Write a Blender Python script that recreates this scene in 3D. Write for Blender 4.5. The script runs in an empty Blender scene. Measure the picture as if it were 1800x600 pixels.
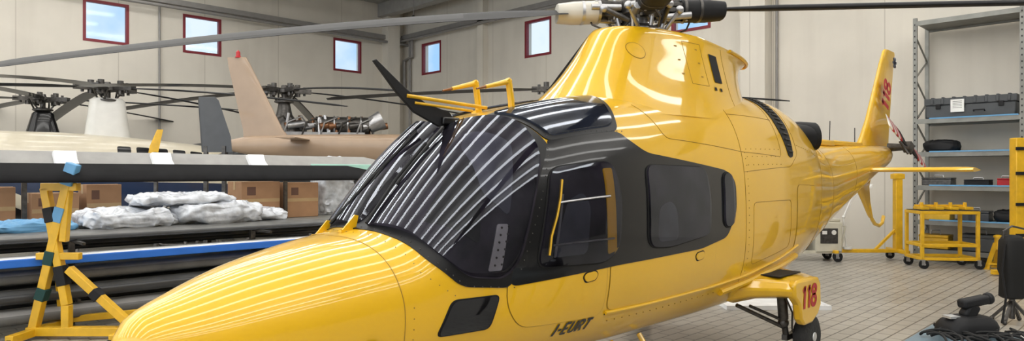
import bpy, math, random
import numpy as np
from mathutils import Vector, Matrix, noise
random.seed(3)
S=bpy.context.scene; COL=S.collection
R=math.radians
S.view_settings.view_transform='Standard'

# ------------------------------------------------------------------ materials
def mat(name,col,rough=.5,metal=0,coat=0,var=.08,scale=5,bump=0,bscale=40,spec=.5):
    m=bpy.data.materials.new(name); m.use_nodes=True
    nt=m.node_tree; b=nt.nodes['Principled BSDF']
    tc=nt.nodes.new('ShaderNodeTexCoord')
    n=nt.nodes.new('ShaderNodeTexNoise'); n.inputs['Scale'].default_value=scale; n.inputs['Detail'].default_value=4
    nt.links.new(tc.outputs['Object'],n.inputs['Vector'])
    r=nt.nodes.new('ShaderNodeValToRGB')
    r.color_ramp.elements[0].position=.3; r.color_ramp.elements[1].position=.7
    r.color_ramp.elements[0].color=tuple(max(0,c*(1-var)) for c in col)+(1,)
    r.color_ramp.elements[1].color=tuple(min(1,c*(1+var)) for c in col)+(1,)
    nt.links.new(n.outputs['Fac'],r.inputs['Fac']); nt.links.new(r.outputs['Color'],b.inputs['Base Color'])
    b.inputs['Roughness'].default_value=rough; b.inputs['Metallic'].default_value=metal
    b.inputs['Coat Weight'].default_value=coat; b.inputs['Coat Roughness'].default_value=.05
    b.inputs['Specular IOR Level'].default_value=spec
    if bump:
        n2=nt.nodes.new('ShaderNodeTexNoise'); n2.inputs['Scale'].default_value=bscale
        nt.links.new(tc.outputs['Object'],n2.inputs['Vector'])
        bp=nt.nodes.new('ShaderNodeBump'); bp.inputs['Strength'].default_value=bump; bp.inputs['Distance'].default_value=.02
        nt.links.new(n2.outputs['Fac'],bp.inputs['Height']); nt.links.new(bp.outputs['Normal'],b.inputs['Normal'])
    return m
def emis(name,col,st):
    m=bpy.data.materials.new(name); m.use_nodes=True; nt=m.node_tree; nt.nodes.clear()
    e=nt.nodes.new('ShaderNodeEmission'); o=nt.nodes.new('ShaderNodeOutputMaterial')
    e.inputs['Color'].default_value=col+(1,); e.inputs['Strength'].default_value=st
    nt.links.new(e.outputs[0],o.inputs[0]); return m
def glassmat(name,tint,base=.12,fres=True,rough=.05):
    m=bpy.data.materials.new(name); m.use_nodes=True; nt=m.node_tree; nt.nodes.clear()
    o=nt.nodes.new('ShaderNodeOutputMaterial'); mx=nt.nodes.new('ShaderNodeMixShader')
    t=nt.nodes.new('ShaderNodeBsdfTransparent'); t.inputs[0].default_value=tint+(1,)
    g=nt.nodes.new('ShaderNodeBsdfGlossy'); g.inputs['Roughness'].default_value=rough; g.inputs[0].default_value=(.85,.9,1,1)
    mx.inputs[0].default_value=base
    if fres:
        lw=nt.nodes.new('ShaderNodeFresnel'); lw.inputs[0].default_value=1.45
        ad=nt.nodes.new('ShaderNodeMath'); ad.inputs[1].default_value=base; ad.use_clamp=True
        nt.links.new(lw.outputs[0],ad.inputs[0]); nt.links.new(ad.outputs[0],mx.inputs[0])
    nt.links.new(t.outputs[0],mx.inputs[1]); nt.links.new(g.outputs[0],mx.inputs[2]); nt.links.new(mx.outputs[0],o.inputs[0])
    return m
YEL=mat('yellow_paint',(.75,.43,.005),.38,0,1,.03,2,spec=.35)
YEL2=mat('yellow_steel',(.70,.40,.010),.45,0,.2,.12,8)
BLK=mat('black_paint',(.006,.006,.007),.28,0,.45,.1,4,spec=.3)
BLKS=mat('black_satin_frame',(.007,.007,.008),.42,0,0,.1,4,spec=.35)
BLKM=mat('black_matte',(.012,.012,.013),.6,0,0,.2,6,spec=.25)
BLKB=mat('black_blade_paint',(.010,.010,.011),.8,0,0,.2,6,spec=.12)
RUB=mat('black_rubber',(.012,.012,.012),.7,spec=.3)
TYRE=mat('tyre_rubber',(.02,.02,.02),.8,bump=.3)
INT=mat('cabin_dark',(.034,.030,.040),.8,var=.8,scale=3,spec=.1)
RINT=mat('roof_dark',(.035,.042,.06),.6,var=.3,scale=3,spec=.1)
SEAM=mat('panel_gap',(.30,.165,.004),.6)
STEEL=mat('brushed_steel',(.45,.45,.46),.35,.9,var=.15,scale=12)
DSTEEL=mat('dark_steel',(.09,.085,.08),.4,.8,var=.3,scale=20)
ALU=mat('aluminium',(.62,.63,.64),.4,.7)
RED=mat('red_paint',(.42,.006,.012),.4)
WHITE=mat('white_paint',(.75,.74,.70),.35,0,.5,.04)
CREAM=mat('cream_paint',(.66,.60,.47),.35,0,.5,.05)
CUFF=mat('blade_cuff',(.52,.49,.42),.4,0,.4,.08)
TAN=mat('tan_paint',(.34,.24,.16),.4,0,.4,.06,3)
NAVY=mat('navy_paint',(.01,.025,.07),.3,0,.5)
GREYP=mat('grey_blade_paint',(.032,.032,.033),.6,0,0,.1,spec=.3)
LGREY=mat('light_grey_blade',(.30,.295,.285),.45,var=.1)
MGREY=mat('mid_grey_blade',(.13,.13,.125),.45,var=.2)
DGREY=mat('dark_grey_blade',(.035,.037,.04),.4,0,.3,.15)
FOAM=mat('white_foam',(.82,.83,.84),.8)
MINT=mat('mint_foam',(.36,.62,.54),.8)
BLUE=mat('blue_foam',(.02,.15,.60),.6)
LBLUE=mat('pale_blue_sheet',(.12,.32,.55),.5)
CARD=mat('cardboard',(.34,.19,.10),.85,var=.12,scale=4)
TAPE=mat('packing_tape',(.42,.29,.15),.3)
PLAST=mat('crumpled_plastic',(.56,.59,.64),.2,0,.6,.25,10,bump=.8,bscale=10)
RACKM=mat('galvanised_rack',(.22,.22,.20),.45,.5,var=.15)
CASEM=mat('grey_case',(.06,.065,.07),.6,var=.12)
TABT=mat('table_laminate',(.14,.20,.24),.4)
PAPER=mat('paper',(.8,.8,.78),.8)
BEIGE=mat('beige_enamel',(.55,.52,.42),.45)
GREEN=mat('flag_green',(.01,.25,.07),.5)
GREENP=mat('green_pad',(.01,.05,.045),.8)
PRINT=mat('box_print',(.12,.06,.04),.8)
COPPER=mat('copper_tip',(.25,.12,.06),.4,.7)
SEATM=mat('seat_fabric',(.085,.09,.115),.9,var=.3)
GLASS=glassmat('smoked_glass',(.78,.76,.82),.03,rough=.035)
YGLASS=glassmat('smoked_roof_glass',(.7,.72,.78),.05,rough=.07)

# ------------------------------------------------------------------ mesh builder
def frame(d):
    d=d.normalized(); u=Vector((0,0,1)) if abs(d.z)<.95 else Vector((1,0,0))
    a=d.cross(u).normalized(); b=a.cross(d).normalized(); return a,b
class MB:
    def __init__(s): s.v=[];s.f=[];s.m=[]
    def add(s,vs,fs,mi=0):
        o=len(s.v); s.v+= [tuple(v) for v in vs]
        for k,f in enumerate(fs):
            s.f.append([i+o for i in f]); s.m.append(mi[k] if isinstance(mi,list) else mi)
        return s
    def box(s,c,d,mi=0,rz=0,ry=0):
        M=Matrix.Rotation(rz,3,'Z')@Matrix.Rotation(ry,3,'Y')
        vs=[Vector(c)+M@Vector((x*d[0]/2,y*d[1]/2,z*d[2]/2)) for x in(-1,1) for y in(-1,1) for z in(-1,1)]
        return s.add(vs,[(0,1,3,2),(4,6,7,5),(0,4,5,1),(2,3,7,6),(0,2,6,4),(1,5,7,3)],mi)
    def bar(s,p,q,w,h=None,mi=0):
        h=h or w; p=Vector(p);q=Vector(q);a,b=frame(q-p)
        vs=[]
        for c in(p,q):
            for i,j in((-1,-1),(1,-1),(1,1),(-1,1)): vs.append(c+a*i*w/2+b*j*h/2)
        return s.add(vs,[(3,2,1,0),(4,5,6,7),(0,1,5,4),(1,2,6,5),(2,3,7,6),(3,0,4,7)],mi)
    def loft(s,rings,cap=True,mi=0,closed=True):
        n=len(rings[0]); vs=[p for r in rings for p in r]; fs=[]
        for i in range(len(rings)-1):
            for j in range(n if closed else n-1):
                k=(j+1)%n; fs.append((i*n+j,i*n+k,(i+1)*n+k,(i+1)*n+j))
        if cap: fs.append(tuple(range(n-1,-1,-1))); fs.append(tuple((len(rings)-1)*n+j for j in range(n)))
        return s.add(vs,fs,mi)
    def cyl(s,p,q,r1,r2=None,n=20,cap=True,mi=0):
        r2=r1 if r2 is None else r2; p=Vector(p);q=Vector(q);a,b=frame(q-p)
        rg=[[c+(a*math.cos(t)+b*math.sin(t))*r for t in [2*math.pi*k/n for k in range(n)]] for c,r in((p,r1),(q,r2))]
        return s.loft(rg,cap,mi)
    def prof(s,p,d,pr,n=24,mi=0):
        p=Vector(p);d=Vector(d).normalized();a,b=frame(d)
        rg=[[p+d*h+(a*math.cos(t)+b*math.sin(t))*max(r,.0005) for t in [2*math.pi*k/n for k in range(n)]] for h,r in pr]
        return s.loft(rg,True,mi)
    def tube(s,pts,r,n=8,mi=0):
        pts=[Vector(p) for p in pts]; rg=[]
        a0=None
        for i,p in enumerate(pts):
            d=(pts[min(i+1,len(pts)-1)]-pts[max(i-1,0)]).normalized()
            if a0 is None: a0,b=frame(d)
            a0=(a0-d*a0.dot(d)).normalized(); b=d.cross(a0)
            rg.append([p+(a0*math.cos(t)+b*math.sin(t))*r for t in [2*math.pi*k/n for k in range(n)]])
        return s.loft(rg,True,mi)
    def prism(s,poly,ax,t0,t1,mi=0):
        def P(a,b,t): return {'y':(a,t,b),'x':(t,a,b),'z':(a,b,t)}[ax]
        return s.loft([[P(a,b,t0) for a,b in poly],[P(a,b,t1) for a,b in poly]],True,mi)
    def sphere(s,c,r,n=12,m=8,mi=0,sc=(1,1,1)):
        rg=[]
        for i in range(m+1):
            t=math.pi*i/m
            rg.append([(c[0]+sc[0]*max(r*math.sin(t),.0003)*math.cos(2*math.pi*k/n),c[1]+sc[1]*max(r*math.sin(t),.0003)*math.sin(2*math.pi*k/n),c[2]+sc[2]*r*math.cos(t)) for k in range(n)])
        return s.loft(rg,True,mi)
    def obj(s,name,mats,parent=None,loc=(0,0,0),rz=0,bevel=0,ang=35,label=None,cat=None,group=None,kind=None):
        me=bpy.data.meshes.new(name); me.from_pydata(s.v,[],s.f)
        if not isinstance(mats,(list,tuple)): mats=[mats]
        for m in mats: me.materials.append(m)
        for p,k in zip(me.polygons,s.m): p.material_index=k
        import bmesh
        bm=bmesh.new(); bm.from_mesh(me); bmesh.ops.recalc_face_normals(bm,faces=bm.faces); bm.to_mesh(me); bm.free()
        me.shade_smooth(); me.set_sharp_from_angle(angle=R(ang))
        o=bpy.data.objects.new(name,me); COL.objects.link(o)
        o.location=loc; o.rotation_euler[2]=rz
        if parent: o.parent=parent
        if bevel:
            b=o.modifiers.new('bevel','BEVEL'); b.width=bevel; b.segments=2; b.limit_method='ANGLE'; b.angle_limit=R(40)
        if label:o['label']=label
        if cat:o['category']=cat
        if group:o['group']=group
        if kind:o['kind']=kind
        return o
def thing(name,label,cat,loc=(0,0,0),rz=0,group=None):
    e=bpy.data.objects.new(name,None); COL.objects.link(e); e.location=loc; e.rotation_euler[2]=rz
    e.empty_display_size=.2; e['label']=label; e['category']=cat
    if group:e['group']=group
    return e
def sub(name,parent,loc=(0,0,0)):
    e=bpy.data.objects.new(name,None); COL.objects.link(e); e.parent=parent; e.location=loc; return e

# ------------------------------------------------------------------ room
def wallmat():
    m=mat('painted_concrete',(.66,.62,.545),.85,var=.06,scale=.7)
    nt=m.node_tree; b=nt.nodes['Principled BSDF']; tc=[n for n in nt.nodes if n.type=='TEX_COORD'][0]
    rp=[n for n in nt.nodes if n.type=='VALTORGB'][0]
    sp=nt.nodes.new('ShaderNodeSeparateXYZ'); nt.links.new(tc.outputs['Object'],sp.inputs[0])
    def M(op,a,bv):
        n=nt.nodes.new('ShaderNodeMath'); n.operation=op
        for i,v in enumerate((a,bv)):
            if isinstance(v,(int,float)): n.inputs[i].default_value=v
            elif v is not None: nt.links.new(v,n.inputs[i])
        return n.outputs[0]
    s=M('ADD',sp.outputs['X'],sp.outputs['Y'])
    fr=M('FRACT',M('MULTIPLY',s,1/2.45),None)
    j=M('LESS_THAN',fr,.010)
    mp=nt.nodes.new('ShaderNodeMapping'); mp.inputs['Scale'].default_value=(1.2,1.2,.10); nt.links.new(tc.outputs['Object'],mp.inputs[0])
    n2=nt.nodes.new('ShaderNodeTexNoise'); n2.inputs['Scale'].default_value=2.2; n2.inputs['Detail'].default_value=6; nt.links.new(mp.outputs[0],n2.inputs[0])
    st=M('MULTIPLY',M('SUBTRACT',n2.outputs['Fac'],.5),.4)
    f=M('ADD',M('MULTIPLY',j,.35),M('MAXIMUM',st,0))
    mx=nt.nodes.new('ShaderNodeMix'); mx.data_type='RGBA'
    nt.links.new(f,mx.inputs[0]); nt.links.new(rp.outputs[0],mx.inputs[6]); mx.inputs[7].default_value=(.26,.22,.17,1)
    nt.links.new(mx.outputs[2],b.inputs['Base Color']); return m
WALL=wallmat()
def floormat():
    m=mat('paver_floor',(.4,.4,.4),.4); nt=m.node_tree; b=nt.nodes['Principled BSDF']
    tc=[n for n in nt.nodes if n.type=='TEX_COORD'][0]; no=[n for n in nt.nodes if n.type=='TEX_NOISE'][0]; rp=[n for n in nt.nodes if n.type=='VALTORGB'][0]
    br=nt.nodes.new('ShaderNodeTexBrick'); br.inputs['Scale'].default_value=1
    br.inputs['Brick Width'].default_value=.30; br.inputs['Row Height'].default_value=.15; br.inputs['Mortar Size'].default_value=.008
    br.inputs['Color1'].default_value=(.41,.385,.34,1); br.inputs['Color2'].default_value=(.47,.445,.395,1); br.inputs['Mortar'].default_value=(.14,.13,.115,1)
    nt.links.new(tc.outputs['Object'],br.inputs['Vector'])
    no.inputs['Scale'].default_value=.9; no.inputs['Detail'].default_value=8
    rp.color_ramp.elements[0].color=(.74,.74,.74,1); rp.color_ramp.elements[1].color=(1,1,1,1)
    mx=nt.nodes.new('ShaderNodeMix'); mx.data_type='RGBA'; mx.blend_type='MULTIPLY'; mx.inputs[0].default_value=.8
    nt.links.new(br.outputs['Color'],mx.inputs[6]); nt.links.new(rp.outputs['Color'],mx.inputs[7])
    nt.links.new(mx.outputs[2],b.inputs['Base Color']); b.inputs['Roughness'].default_value=.32
    bp=nt.nodes.new('ShaderNodeBump'); bp.inputs['Strength'].default_value=.4; bp.inputs['Distance'].default_value=.004; bp.invert=True
    nt.links.new(br.outputs['Fac'],bp.inputs['Height']); nt.links.new(bp.outputs['Normal'],b.inputs['Normal'])
    return m
FLOORM=floormat()
XW,YW,ZC=11.0,18.7,8.2
X0,Y0=-20,-13
MB().box(((X0+XW)/2,(Y0+YW)/2,-.1),(XW-X0+1,YW-Y0+1,.2)).obj('floor',FLOORM,kind='structure')
CEILM=mat('ceiling_panel',(.34,.33,.31),.8)
MB().box(((X0+XW)/2,(Y0+YW)/2,ZC+.1),(XW-X0+1,YW-Y0+1,.2)).obj('ceiling',CEILM,kind='structure')
Z1,Z2=5.47,6.63
def wall(name,ax,c,a0,a1,holes,th=.3):
    mb=MB(); cuts=sorted(holes); a=a0
    def seg(p,q,z0,z1):
        if ax=='x': mb.box((c+th/2,(p+q)/2,(z0+z1)/2),(th,q-p,z1-z0))
        else: mb.box(((p+q)/2,c+th/2,(z0+z1)/2),(q-p,th,z1-z0))
    for h0,h1 in cuts:
        seg(a,h0,0,ZC); seg(h0,h1,0,Z1); seg(h0,h1,Z2,ZC); a=h1
    seg(a,a1,0,ZC); return mb.obj(name,WALL,kind='structure')
hl=[(.03,1.17),(2.72,3.86),(7.94,9.08)]
hb=[(5.38,6.50),(10.86,11.98),(16.33,17.45)]
wall('wall_left','y',YW,X0,XW+.3,hl)
wall('wall_back','x',XW,Y0,YW,hb)
DARKWALL=mat('dark_reflection_wall',(.12,.12,.115),.7,var=.3,scale=.6)  # unseen right wall, coloured dark so the black window band reflects dark
MB().box(((X0+XW)/2,Y0-.15,ZC/2),(XW-X0,.3,ZC)).obj('wall_right',DARKWALL,kind='structure')
WRED=mat('window_frame_red',(.20,.015,.025),.5)
PANE=glassmat('window_pane',(.95,.98,1),.02,False)
def window(i,ax,c,h):
    mb=MB(); p,q=h; t=.06; f=.05
    def seg(a,b,z0,z1,m=0,tt=.12):
        if ax=='x': mb.box((c+.05,(a+b)/2,(z0+z1)/2),(tt,b-a,z1-z0),m)
        else: mb.box(((a+b)/2,c+.05,(z0+z1)/2),(b-a,tt,z1-z0),m)
    seg(p-.02,q+.02,Z1-.02,Z1+t); seg(p-.02,q+.02,Z2-t,Z2+.02); seg(p-.02,p+t,Z1+t,Z2-t); seg(q-t,q+.02,Z1+t,Z2-t)
    seg(p+t,q-t,Z1+t,Z2-t,1,.01)
    mb.obj('window_%d'%i,[WRED,PANE],kind='structure')
for i,h in enumerate(hl): window(i+1,'y',YW,h)
for i,h in enumerate(hb): window(i+4,'x',XW,h)
n=1
def trim(mb,m=WALL,bevel=0):
    global n; o=mb.obj('trim_%d'%n,m,kind='structure',bevel=bevel); n+=1; return o
PIPE=mat('grey_pipe',(.26,.25,.24),.5,.2)
trim(MB().box((10.3,YW-.2,ZC/2),(.55,.4,ZC)))
trim(MB().box((XW-.2,4.05,ZC/2),(.4,.62,ZC)))
trim(MB().box((XW-.12,13.9,ZC/2),(.24,.3,ZC)))
trim(MB().box(((X0+XW)/2,YW-.12,6.92),(XW-X0,.24,.16)),PIPE)
trim(MB().box((XW-.12,9,7.0),(.24,19,.16)),PIPE)
trim(MB().cyl((X0,YW-.35,6.72),(XW,YW-.35,6.72),.05),PIPE)
trim(MB().cyl((XW-.3,1,6.84),(XW-.3,YW,6.84),.045),PIPE)
trim(MB().tube([(XW-.1,YW-.6,6.9),(XW-.1,YW-.6,5.3),(XW-.1,YW-.6,0)],.05),PIPE)
trim(MB().tube([(XW-.15,17.9,6.9),(XW-.15,17.9,6.2),(XW-.15,18.4,6.1),(XW-.15,18.4,5.0)],.06),PIPE)
trim(MB().cyl((2.0,YW-.08,6.9),(2.0,YW-.08,0),.03),PIPE)
trim(MB().cyl((XW-.06,3.6,ZC),(XW-.06,3.6,0),.03),PIPE)
trim(MB().box((XW-.02,9.0,7.6),(.06,.9,.25)),PIPE)
for k in range(5):
    trim(MB().box((X0+4+k*6.5,(Y0+YW)/2,ZC-.25),(.35,YW-Y0,.5)),CEILM)
for k in range(4):
    trim(MB().box((8.2+.0*k,YW-2-k*2.6,ZC-.1),(5.6,.16,.2)),PIPE)
SKY=emis('roof_light',(1,.98,.94),8.3)
yy=-12.0; k=0
while yy<18.2:
    x1=9.0 if yy<9 else 2.5
    trim(MB().box(((-19.5+x1)/2,yy,ZC-.56),(x1+19.5,.40,.05)),SKY); yy+=2.2
lm=MB(); lm.cyl((0,0,.25),(0,0,1.3),.012,mi=1); lm.prof((0,0,0),(0,0,1),[(0,.2),(.05,.19),(.15,.1),(.25,.04)],mi=0)
lm.obj('pendant_lamp',[DSTEEL,PIPE],loc=(9.2,15.6,6.9-.0),label='small dark metal pendant lamp hanging from roof',cat='lamp')

# ------------------------------------------------------------------ hull maths
def pchip(xs,ys):
    n=len(xs); h=[xs[i+1]-xs[i] for i in range(n-1)]; d=[(ys[i+1]-ys[i])/h[i] for i in range(n-1)]
    m=[0]*n; m[0]=d[0]; m[-1]=d[-1]
    for i in range(1,n-1):
        if d[i-1]*d[i]>0:
            w1=2*h[i]+h[i-1]; w2=h[i]+2*h[i-1]; m[i]=(w1+w2)/(w1/d[i-1]+w2/d[i])
    def f(x):
        if x<=xs[0]: return ys[0]
        if x>=xs[-1]: return ys[-1]
        i=0
        while x>xs[i+1]: i+=1
        t=(x-xs[i])/h[i]
        return (2*t**3-3*t*t+1)*ys[i]+(t**3-2*t*t+t)*h[i]*m[i]+(-2*t**3+3*t*t)*ys[i+1]+(t**3-t*t)*h[i]*m[i+1]
    return f
class Hull:
    def __init__(s,rows):
        s.x=[r[0] for r in rows]; s.fn=[pchip(s.x,[r[k] for r in rows]) for k in range(1,7)]
    def sec(s,x): return [f(x) for f in s.fn]
    def rho(s,x,w,z):
        zt,zb,zc,W,nt,nb=s.sec(x); dz=z-zc
        H,n=(zt-zc,nt) if dz>=0 else (zc-zb,nb)
        return (max(abs(w)/W,1e-6)**n+(abs(dz)/H)**n)**(1/n),zc
    def snap(s,x,w,z,off=0):
        r,zc=s.rho(x,w,z); w/=r; z=zc+(z-zc)/r
        if off:
            e=.004; g=Vector((s.rho(x+e,w,z)[0]-s.rho(x-e,w,z)[0],s.rho(x,w+e,z)[0]-s.rho(x,w-e,z)[0],s.rho(x,w,z+e)[0]-s.rho(x,w,z-e)[0]))
            g.normalize(); x+=g.x*off; w+=g.y*off; z+=g.z*off
        return Vector((x,-w,z))
    def mesh(s,nx=170,nr=112):
        mb=MB(); a,b=s.x[0],s.x[-1]; rg=[]
        for i in range(nx+1):
            t=i/nx; x=a+(b-a)*t
            if i<8: x=a+(b-a)*(8/nx)*(i/8)**1.6
            zt,zb,zc,W,nt,nb=s.sec(x); ring=[]
            for k in range(nr):
                q=2*math.pi*k/nr; c=math.cos(q); sn=math.sin(q)
                H,n=(zt-zc,nt) if c>=0 else (zc-zb,nb)
                r=(abs(sn)**n+abs(c)**n)**(-1/n)
                ring.append((x,-W*sn*r,zc+H*c*r))
            rg.append(ring)
        mb.loft(rg); return mb
def rounded(P,r,closed=True):
    P=[Vector(p) for p in P]; out=[]; n=len(P)
    for i in range(n):
        a,b,c=P[i-1],P[i],P[(i+1)%n]
        if not closed and i in(0,n-1): out.append(b); continue
        la=min(r,(a-b).length*.45); lc=min(r,(c-b).length*.45)
        p=b+(a-b).normalized()*la; q=b+(c-b).normalized()*lc
        for k in range(6):
            t=k/5; out.append(p*(1-t)**2+b*2*t*(1-t)+q*t*t)
    return out
def dens(P,step,closed=True):
    out=[]; n=len(P)
    for i in range(n if closed else n-1):
        a,b=P[i],P[(i+1)%n]; k=max(1,int((b-a).length/step))
        for j in range(k): out.append(a.lerp(b,j/k))
    if not closed: out.append(P[-1])
    return out
def patch(h,P,name,m,parent,off=.005,r=.06,rings=14,skirt=True,mirror=False,label=None,grow=0,smooth=False):
    P=[Vector((p[0],-p[1] if mirror else p[1],p[2])) for p in P]
    c=sum(P,Vector())/len(P)
    if grow: P=[p+(p-c).normalized()*grow for p in P]
    O=dens(rounded(P,r),.03); c=sum(O,Vector())/len(O)
    if abs(c.y)<1e-4 : c.y=1e-4
    n=len(O); base=0 if smooth else off; V=[h.snap(*c,base)]; F=[]
    for k in range(1,rings+1):
        for p in O: V.append(h.snap(*(c.lerp(p,k/rings)),base))
    if smooth:
        A=np.array([tuple(v) for v in V]); mu=A.mean(0); U,sv,Vt=np.linalg.svd(A-mu,full_matrices=False)
        nr=Vt[2]; 
        if nr.dot(mu-np.array([mu[0],0,h.sec(float(mu[0]))[2]]))<0: nr=-nr
        a=(A-mu)@Vt[0]; b=(A-mu)@Vt[1]; hh=(A-mu)@nr
        B=np.stack([np.ones_like(a),a,b,a*a,a*b,b*b],1)
        cf,*_=np.linalg.lstsq(B,hh,rcond=None); fit=B@cf; lift=max(0,float((hh-fit).max()))+off
        A2=mu+np.outer(a,Vt[0])+np.outer(b,Vt[1])+np.outer(fit+min(lift,off+.04),nr)
        V=[Vector(tuple(float(q) for q in v)) for v in A2]
    if skirt:
        for p in O: V.append(h.snap(*p,-.006))
        rings+=1
    for j in range(n):
        F.append((0,1+j,1+(j+1)%n))
    for k in range(rings-1):
        for j in range(n):
            a=1+k*n+j; b=1+k*n+(j+1)%n; F.append((a,a+n,b+n,b))
    mb=MB(); mb.add(V,F); o=mb.obj(name,m,parent,ang=40,label=label)
    f=o.data.polygons[0]
    if f.normal.dot(Vector((0,f.center.y,f.center.z-h.sec(c.x)[2])))<0: o.data.flip_normals()
    return o
def seamline(parent,h,P,r=.0025,off=.0005,rad=.06,closed=False,mirror=False):
    P=[Vector((p[0],-p[1] if mirror else p[1],p[2])) for p in P]
    O=dens(rounded(P,rad,closed),.03,closed)
    if closed:O.append(O[0])
    mb=MB(); mb.tube([h.snap(*p,off) for p in O],r,6); mb.obj('panel_seam',SEAM,parent)
def rivets(mb,h,P,step=.045,off=.008,r=.006):
    P=[Vector(p) for p in P]; O=dens(P,step,False)
    for p in O: mb.sphere(h.snap(*p,off),r,6,4)
def ell(cx,cy,rx,ry,n=28): return [(cx+rx*math.cos(2*math.pi*k/n),cy+ry*math.sin(2*math.pi*k/n)) for k in range(n+1)]
GLY={'1':(.42,[[(.10,.76),(.26,.92)],[(.26,1),(.26,0)]]),'8':(.62,[ell(.27,.76,.17,.17),ell(.27,.28,.20,.21)]),
 'I':(.30,[[(.1,1),(.1,0)]]),'-':(.42,[[(.04,.48),(.3,.48)]]),'E':(.60,[[(.1,1),(.1,0)],[(.1,.94),(.5,.94)],[(.1,.5),(.44,.5)],[(.1,.06),(.5,.06)]]),
 'U':(.66,[[(.1,1),(.1,.25),(.16,.12),(.3,.06),(.44,.12),(.5,.25),(.5,1)]]),'R':(.66,[[(.1,1),(.1,0)],[(.1,.94),(.38,.94),(.48,.86),(.5,.74),(.46,.60),(.36,.52),(.1,.52)],[(.3,.52),(.52,0)]]),
 'T':(.60,[[(.0,.94),(.56,.94)],[(.28,1),(.28,0)]])}
def strokes(t,size,fn,name,m,parent,shear=0,th=.14,wid=1,label=None):
    mb=MB(); x0=0
    for ch in t:
        adv,ls=GLY[ch]
        for L in ls:
            L=dens([Vector((a*wid,b,0)) for a,b in L],.12,False); n=len(L); closed=(L[0]-L[-1]).length<1e-4
            A=[];B=[]
            for i,p in enumerate(L):
                if closed: d=(L[(i+1)%n if i<n-1 else 1]-L[i-1 if i>0 else n-2])
                else: d=L[min(i+1,n-1)]-L[max(i-1,0)]
                d.normalize(); nn=Vector((-d.y,d.x,0))*th/2
                A.append(p+nn);B.append(p-nn)
            vs=[fn((x0+q.x+shear*q.y)*size,q.y*size) for q in A+B]
            mb.add(vs,[(i,i+1,n+i+1,n+i) for i in range(n-1)])
        x0+=adv*wid
    return mb.obj(name,m,parent,label=label)

AF=[(-.25,0),(-.235,.028),(-.19,.048),(-.1,.062),(.05,.064),(.25,.05),(.5,.026),(.75,.003),(.75,-.003),(.5,-.02),(.25,-.036),(.05,-.045),(-.1,-.044),(-.19,-.036),(-.235,-.022)]
def blade(parent,hub,tip,r0,chord,mats,name='rotor_blade',pw=1.5,pitch=0,label=None,cdir=None,mif=None,rootc=.6,taper=1.0,segs=36,th=1.0,cat=None,group=None,loc=(0,0,0)):
    hub=Vector(hub);tip=Vector(tip); d=tip-hub; Rl=math.hypot(d.x,d.y); dx=Vector((d.x/Rl,d.y/Rl,0))
    cd=Vector(cdir).normalized() if cdir else Vector((-dx.y,dx.x,0)); up=dx.cross(cd).normalized()
    cp=cd*math.cos(pitch)+up*math.sin(pitch); upp=dx.cross(cp).normalized()
    mb=MB(); rg=[]; N=len(AF)
    for i in range(segs+1):
        t=i/segs; r=r0+(Rl-r0)*t; z=d.z*(r/Rl)**pw
        c=chord
        if t<.12: c=chord*(rootc+(1-rootc)*t/.12)
        if t>.95: c=chord*(1-(t-.95)/.05*.45)*taper
        elif taper!=1: c*=1+(taper-1)*t
        p=hub+dx*r+Vector((0,0,z))
        rg.append([p+cp*(a*c)+upp*(b*c*1.3*th) for a,b in AF])
    vs=[p for q in rg for p in q]; fs=[];ms=[]
    for i in range(segs):
        for j in range(N):
            k=(j+1)%N; fs.append((i*N+j,i*N+k,(i+1)*N+k,(i+1)*N+j))
            if mif: ms.append(mif((i+.5)/segs,j))
            else: ms.append(1 if len(mats)>1 and (j<2 or j>=N-2) else 0)
    fs.append(tuple(range(N-1,-1,-1))); fs.append(tuple(segs*N+j for j in range(N))); ms+=[ms[0],ms[-1]]
    mb.add(vs,fs,ms); return mb.obj(name,mats,parent,label=label,cat=cat,group=group,ang=50,loc=loc)

# ------------------------------------------------------------------ main helicopter
H=Hull([
 (-4.14,.94,.86,.90,.04,2,2),(-4.08,1.03,.79,.90,.14,2,2),(-3.9,1.12,.67,.90,.28,2.1,2.1),(-3.6,1.23,.58,.92,.43,2.25,2.2),
 (-3.2,1.325,.53,.95,.54,2.4,2.4),(-2.87,1.385,.50,.98,.60,2.55,2.5),(-2.5,1.73,.47,1.02,.665,2.9,2.6),(-2.15,2.03,.45,1.08,.72,3.1,2.7),
 (-1.8,2.14,.45,1.15,.755,3.1,2.8),(-1.4,2.22,.45,1.2,.78,3.1,2.8),(-.95,2.30,.45,1.2,.79,3,2.8),(0,2.42,.45,1.25,.79,2.9,2.8),(1,2.48,.47,1.3,.77,2.7,2.7),
 (1.8,2.48,.55,1.4,.71,2.5,2.5),(2.4,2.38,.66,1.5,.63,2.3,2.4),(2.8,2.2,.74,1.5,.55,2.2,2.3),(3.2,2.09,.84,1.5,.47,2.2,2.2),(4,2.06,1.05,1.6,.34,2.1,2.1),
 (5,2.09,1.35,1.75,.25,2,2),(6,2.12,1.66,1.9,.19,2,2),(6.6,2.13,1.8,1.97,.13,2,2),(6.95,2.07,1.92,2.0,.05,2,2)])
heli=thing('helicopter','glossy yellow medical helicopter with black window band and four blade rotor','helicopter')
H.mesh().obj('fuselage',YEL,heli,ang=60)
WS=[(-2.90,0,1.38),(-2.87,.28,1.32),(-2.80,.46,1.20),(-2.62,.60,1.08),(-2.30,.70,1.05),(-2.16,.73,1.3),(-1.9,.66,1.9),(-2.0,.42,2.05),(-2.10,.2,2.07),(-2.14,0,2.07)]
WSF=WS+[(p[0],-p[1],p[2]) for p in WS[-2:0:-1]]
patch(H,WSF,'windshield_surround',BLKS,heli,.006,.06,26)
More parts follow.
